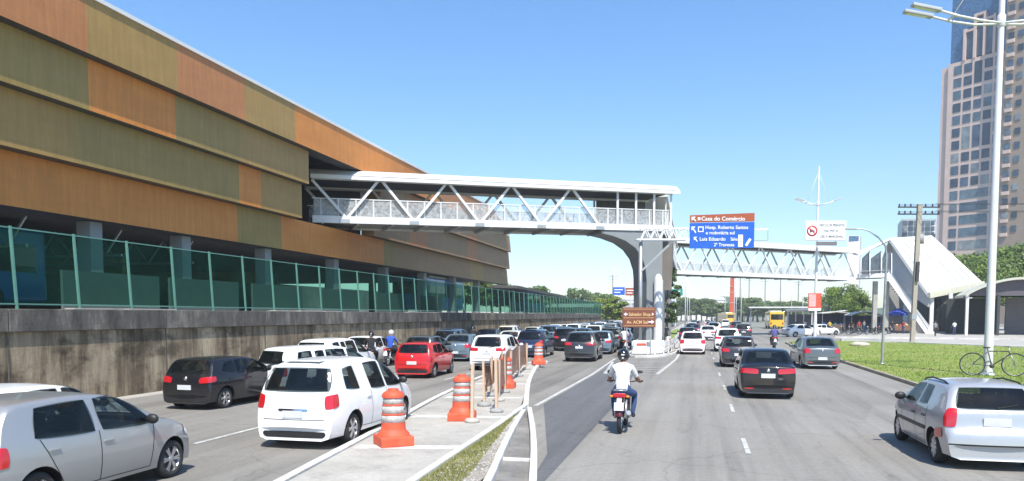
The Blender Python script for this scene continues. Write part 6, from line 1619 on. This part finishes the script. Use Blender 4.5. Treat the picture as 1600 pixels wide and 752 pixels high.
stall(1370, 516, 'low dark stall in the shade beneath the bridge landing', 3.6, 2.3, M('grey_tarp', (.20, .20, .19), .8))
for i, (px, py) in enumerate(((1322, 522), (1334, 523), (1362, 523), (1374, 523), (1381, 522))):
    m = clone(mp, loc=(*G(px, py, .12)[:2], .124), rz=radians([70, 95, 110, 80, 60][i]), label=['dark motorcycle parked before the white topped stall, left of its pair', 'dark motorcycle parked before the white topped stall, right of its pair', 'dark motorcycle parked just right of the arched stall', 'dark motorcycle parked before the low dark stall, left of its pair', 'dark motorcycle parked before the low dark stall, right of its pair'][i]); m['group'] = 'parked motorcycles by the stalls'
    recolour(m, MOTO_RED, BLACKP)
t = thing('bus_shelter', 'long bus shelter with a thin pale roof beyond the second lamp mast', 'bus shelter', (0, 0, .0))
a = at(1228, 487, 118); c = at(1270, 487, 112)
b = MB(); b.prism([(a.x, a.y, 3.2), (c.x, c.y, 3.3), (c.x + .5, c.y + 2.6, 3.1), (a.x + .5, a.y + 2.6, 3.0)], (0, 0, .22)); b.build('roof', WHITE2, t)
for u in (.05, .35, .65, .95): p = a.lerp(c, u); b = MB(); b.bar((p.x + .3, p.y + 1.5, 0), (p.x + .3, p.y + 1.5, 3.1), .12); b.build('post', WHITE, t)
b = MB(); b.prism([(a.x + .5, a.y + 2.5, .4), (c.x + .4, c.y + 2.5, .4), (c.x + .4, c.y + 2.5, 2.6), (a.x + .5, a.y + 2.5, 2.6)], (0, .05, 0)); b.build('back_panel', M('dark_ad_panel', (.08, .07, .07), .5), t)
b = MB(); b.box(a.x + .8, c.x - .3, a.y - 1.6, a.y - 1.2, .42, .5); b.build('bench', STEEL, t)
q = at(1205, 480, 150); t = thing('bus_canopy', 'long pale canopy above the yellow bus', 'canopy', (q.x, q.y, 0)); b = MB(); b.box(-4, 8, 1.5, 5, 3.9, 4.15); b.build('roof', WHITE2, t)
for x in (-3.5, 0, 3.5, 7.5): b = MB(); b.bar((x, 4.2, 0), (x, 4.2, 3.9), .15); b.build('post', WHITE, t)

# ------------------------------------------------------------------ vegetation
def crown_mesh(name, R_, Hh, n, ncl, ls, mats, seed, base=0.0, flat=1.0, wts=(.4, .38, .22)):
    r = random.Random(seed); b = MB(); cl = []
    for i in range(ncl):
        a = r.uniform(0, 2 * pi); u = r.uniform(-.75, 1); rr = R_ * (1 - .55 * u * u) * r.uniform(.25, .88) ; cl.append((Vector((rr * cos(a), rr * sin(a), base + Hh * (.5 + .45 * u))), R_ * r.uniform(.20, .38), r.random()))
    for i in range(n):
        c, cr_, tone = r.choice(cl); d = Vector((r.gauss(0, 1), r.gauss(0, 1), r.gauss(0, 1))).normalized() * cr_ * r.uniform(.55, 1.08); d.z *= .62 * flat
        p = c + d; nrm = (d.normalized() + Vector((r.gauss(0, .5), r.gauss(0, .5), r.gauss(.5, .5)))).normalized(); t1 = nrm.orthogonal().normalized(); t1.rotate(Matrix.Rotation(r.uniform(0, 6.28), 3, nrm)); t2 = nrm.cross(t1); s = ls * r.uniform(.6, 1.4)
        q = r.random() * .6 + tone * .4; mi = 0 if q < wts[0] else (1 if q < wts[0] + wts[1] else 2)
        b.add([p - t1 * s, p - t2 * s * .45, p + t1 * s, p + t2 * s * .45], [(0, 1, 2, 3)], mi)
    return b.mesh(name, mats), cl
def trunk_mesh(name, Hh, rad, cl, seed, nb=8):
    r = random.Random(seed); b = MB(); b.tube([(0, 0, 0), (.06 * Hh * r.uniform(-1, 1), 0, Hh * .4), (.05 * Hh * r.uniform(-1, 1), .03 * Hh, Hh * .75)], [rad * 1.2, rad * .85, rad * .45], 9)
    for c, cr_, t in cl[:nb]:
        z0 = Hh * r.uniform(.3, .6); b.tube([(0, 0, z0), (c.x * .45, c.y * .45, (z0 + c.z) / 2 + .1), tuple(c)], [rad * .45, rad * .28, rad * .1], 6)
    return b.mesh(name, BARK)
TK = {}
for nm, R_, Hh, n, ncl, ls, mats, sd in (('round', 3.6, 4.6, 6500, 34, .17, [LEAF_A, LEAF_B, LEAF_C], 1), ('broad', 5.5, 6.5, 9000, 46, .22, [LEAF_A, LEAF_B, LEAF_C], 2), ('tall', 2.0, 7.5, 2600, 26, .30, [LEAF_Y, LEAF_A, LEAF_B], 3), ('far', 4.2, 6.0, 2600, 26, .36, [LEAF_F, LEAF_B, LEAF_C], 4), ('dark', 1.7, 7.5, 3600, 30, .18, [LEAF_B, LEAF_C, LEAF_C], 5)):
    me, cl = crown_mesh('crown_' + nm, R_, Hh, n, ncl, ls, mats, sd, base={'round': 1.6, 'broad': 3.2, 'tall': 1.6, 'far': 2.0, 'dark': .8}[nm]); TK[nm] = (me, trunk_mesh('trunk_' + nm, {'round': 5, 'broad': 8, 'tall': 8, 'far': 6.5, 'dark': 7.5}[nm], {'round': .2, 'broad': .3, 'tall': .16, 'far': .22, 'dark': .15}[nm], cl, sd))
def tree(kind, X, Y, label, s=1.0, sz=None, rz=None, z=0., group=None, name='tree'):
    t = thing(name, label, 'tree', (X, Y, z), rz if rz is not None else R.uniform(0, 6.28), group); t.scale = (s, s, sz or s)
    put('crown', TK[kind][0], t); put('trunk', TK[kind][1], t); return t
q = G(1318, 516); tree('round', q[0] + 1, q[1] + 8, 'round bright green tree above the stalls between the red sign and the stair pavilion', 1.12, 1.25)
q = at(1338, 500, 122); tree('round', q.x, q.y, 'darker green tree behind the arched stall, partly hidden by the bridge landing', .8, 1.0)
for i, (px, d, s, sz) in enumerate(((1512, 124, 1.15, 1.22), (1548, 118, 1.1, 1.12), (1585, 121, 1.35, 1.32), (1640, 118, 1.4, 1.4))):
    q = at(px, 500, d); tree('broad', q.x, q.y, ['leafy tree directly behind the right end of the white stair roof', 'leafy tree behind the upper part of the near lamp mast', 'tallest leafy tree above the arched canopy at the right edge', 'leafy tree at the very right edge of the view'][i], s, sz, group='leafy trees behind the arched canopy')
tree('dark', *at(1041, 500, 82).xy, 'narrow dark green tree right behind the bridge column', 1.0, .95)
rt = random.Random(11)
for i in range(9):
    px = 937 + i * 4.6; d = 150 + rt.uniform(-6, 25); q = at(px, 500, d)
    tree('tall', q.x, q.y, 'upright yellow green tree in the row beside the far end of the queue' , rt.uniform(.7, .85), rt.uniform(.55, .68), group='row of upright yellow green trees')
for i in range(16):
    px = 838 + i * 8.2; d = 210 + rt.uniform(0, 60); q = at(px, 500, d)
    tree('far', q.x, q.y, 'dark tree in the distant line behind the station canopy', rt.uniform(.8, 1.1), rt.uniform(.8, 1.1) * (1.0 if i % 4 else 1.35), group='distant trees behind the station canopy')
for i in range(30):
    px = 1064 + i * 8.0; d = 300 + rt.uniform(-30, 60); q = at(px, 500, d)
    tree('far', q.x, q.y, 'olive green tree in the far line across the end of the right road', rt.uniform(1.1, 1.7), rt.uniform(.75, 1.15), group='far tree line across the end of the right road')
for i in range(9):
    tree('far', -26 - (i % 3) * 3, 88 + i * 6.2, 'dusty green tree behind the fence beyond the station hall', rt.uniform(.55, .75), rt.uniform(.45, .6), z=2.6, group='trees behind the far end of the green fence')
sheet('island_lawn', [(-3.7, 76), (-1.9, 76), (-2.0, 130), (-3.6, 130)], .20, LAWN, th=1)
# pylons, far houses, walls
for i, (px, d, h) in enumerate(((1170, 330, 19), (1195, 320, 18), (1219, 340, 21), (1247, 330, 17), (957, 300, 18), (1156, 350, 20))):
    q = at(px, 480, d); t = thing('far_utility_pole', f'thin far utility pole rising over the trees ' + ['left of the yellow bus', 'just left above the yellow bus', 'with a wide head, above the bus shelter', 'right of the bus shelter', 'left of the far blue sign', 'just right of the red tower'][i], 'utility pole', (q.x, q.y, 0))
    b = MB(); b.bar((0, 0, 0), (0, 0, h), .45, .3); b.build('pole', CONC_D, t); b = MB(); b.bar((-1.8, 0, h - .5), (1.8, 0, h - .5), .25); b.bar((-1.8, 0, h - 1.6), (1.8, 0, h - 1.6), .2); b.build('cross_arm', GREYP, t)
rh_ = random.Random(3)
HW = [M('house_wall_' + n, c, .8, vs=.6) for n, c in (('white', (.72, .71, .68)), ('cream', (.62, .57, .47)), ('grey', (.42, .42, .42)))]
for i in range(11):
    px = 1062 + i * 6.5; d = 360 + 12 * (i % 3); q = at(px, 480, d); w = rh_.uniform(5, 8); z0 = 0; h = rh_.uniform(7.5, 10.5)
    t = thing('hillside_house', 'pale far house clustered between the bridge column and the red tower', 'house', (q.x, q.y, z0), PSI, 'pale far houses beyond the curve')
    b = MB(); b.box(-w / 2, w / 2, 0, 6, 0, h); b.build('wall', HW[i % 3], t); b = MB(); b.prism([(-w / 2 - .3, -.3, h), (w / 2 + .3, -.3, h), (w / 2 + .3, 3, h + 1.2), (-w / 2 - .3, 3, h + 1.2)], (0, .3, .2)); b.build('roof', WHITE2 if i % 2 else GREYP, t)
    for k in (-1, 1): b = MB(); b.box(k * w * .25 - .7, k * w * .25 + .7, -.08, .02, h * .5, h * .72); b.build('window', WIN, t)
for i in range(8):
    px = 980 + (i - 4) * 9; q = at(px, 480, 330 + i * 5); w = 8; h = 6 + (i % 3) * 1.6
    t = thing('far_house', 'pale far building low behind the upright trees left of the column', 'house', (q.x, q.y, 0), PSI, 'pale far buildings left of the column')
    b = MB(); b.box(-w / 2, w / 2, 0, 6, 0, h); b.build('wall', HW[(i + 1) % 3], t); b = MB(); b.box(-w / 2 - .2, w / 2 + .2, -.2, 6.2, h, h + .4); b.build('roof', GREYP, t)
# pale overpass far left
t = thing('overpass', 'low pale overpass crossing far away beyond the end of the green fence', 'bridge', (0, 0, 0))
a = at(905, 476, 205); c = at(945, 477, 200); b = MB(); b.bar((a.x - 8, a.y - 2, 5.0), (c.x, c.y, 5.0), 5, .9); b.build('deck', CONC, t)
b = MB(); b.box(c.x - 1, c.x, c.y - 2, c.y + 2, 0, 4.5); b.box(a.x, a.x + 1, a.y - 2, a.y + 2, 0, 4.5); b.build('pier', CONC_D, t)
# low hills closing the horizon
b = MB(); vs = []; n = 90; rr_ = random.Random(2)
for i in range(n + 1):
    a = radians(-75 + 150 * i / n); r0 = 650; x = r0 * sin(a); y = r0 * cos(a); hh = 9 + 5 * sin(i * .31) + 4 * sin(i * .83 + 1) + rr_.uniform(-1, 1)
    vs += [(x, y, -1), (x * 1.04, y * 1.04, hh), (x * 1.4, y * 1.4, hh * .8)]
b.add(vs, [(3 * i + k, 3 * i + 3 + k, 3 * i + 4 + k, 3 * i + 1 + k) for i in range(n) for k in range(2)], 0, True)
tag(b.build('hills', M('far_hill_green', (.10, .14, .08), .95, var=.4, vs=.03), fix=False), kind='structure')

# ------------------------------------------------------------------ light
AZ = radians(180 - 23); EL = radians(56)     # direction TO the sun, azimuth from +Y clockwise
sd_ = Vector((sin(AZ) * cos(EL), cos(AZ) * cos(EL), sin(EL)))
sl = bpy.data.lights.new('sun', 'SUN'); sl.energy = 4.6; sl.angle = radians(.55); sl.color = (1.0, .955, .88)
so = bpy.data.objects.new('sun', sl); COL.objects.link(so); so.rotation_euler = sd_.to_track_quat('Z', 'Y').to_euler()
wd = bpy.data.worlds.new('World'); SC.world = wd; wd.use_nodes = True; nt = wd.node_tree; bg = nt.nodes['Background']
sky = nt.nodes.new('ShaderNodeTexSky'); sky.sky_type = 'NISHITA'; sky.sun_disc = False; sky.sun_elevation = EL; sky.sun_rotation = AZ
sky.altitude = 0; sky.air_density = 1.0; sky.dust_density = .6; sky.ozone_density = 3.0
hs = nt.nodes.new('ShaderNodeHueSaturation'); hs.inputs['Saturation'].default_value = 1.28; nt.links.new(sky.outputs[0], hs.inputs['Color']); nt.links.new(hs.outputs[0], bg.inputs[0]); bg.inputs[1].default_value = .15
vs_ = SC.view_settings; vs_.view_transform = 'Standard'; vs_.look = 'None'; vs_.gamma = 1; vs_.exposure = .62
# ------------------------------------------------------------------ air
hz = nodes('air')
hm, hnt, hb_ = hz; hnt.nodes.remove(hb_)
pv = hnt.nodes.new('ShaderNodeVolumePrincipled'); pv.inputs['Density'].default_value = .0005; pv.inputs['Color'].default_value = (.86, .92, 1, 1); pv.inputs['Anisotropy'].default_value = 0
hnt.links.new(pv.outputs[0], hnt.nodes['Material Output'].inputs['Volume'])
b = MB(); b.box(-950, 950, -100, 1050, -2.0, 150); o = b.build('haze', hm); tag(o, 'faint pale haze in the air over the whole road scene', 'haze', kind='stuff'); vs_.use_curve_mapping = False
SC.cycles.max_bounces = 6; SC.cycles.transparent_max_bounces = 12
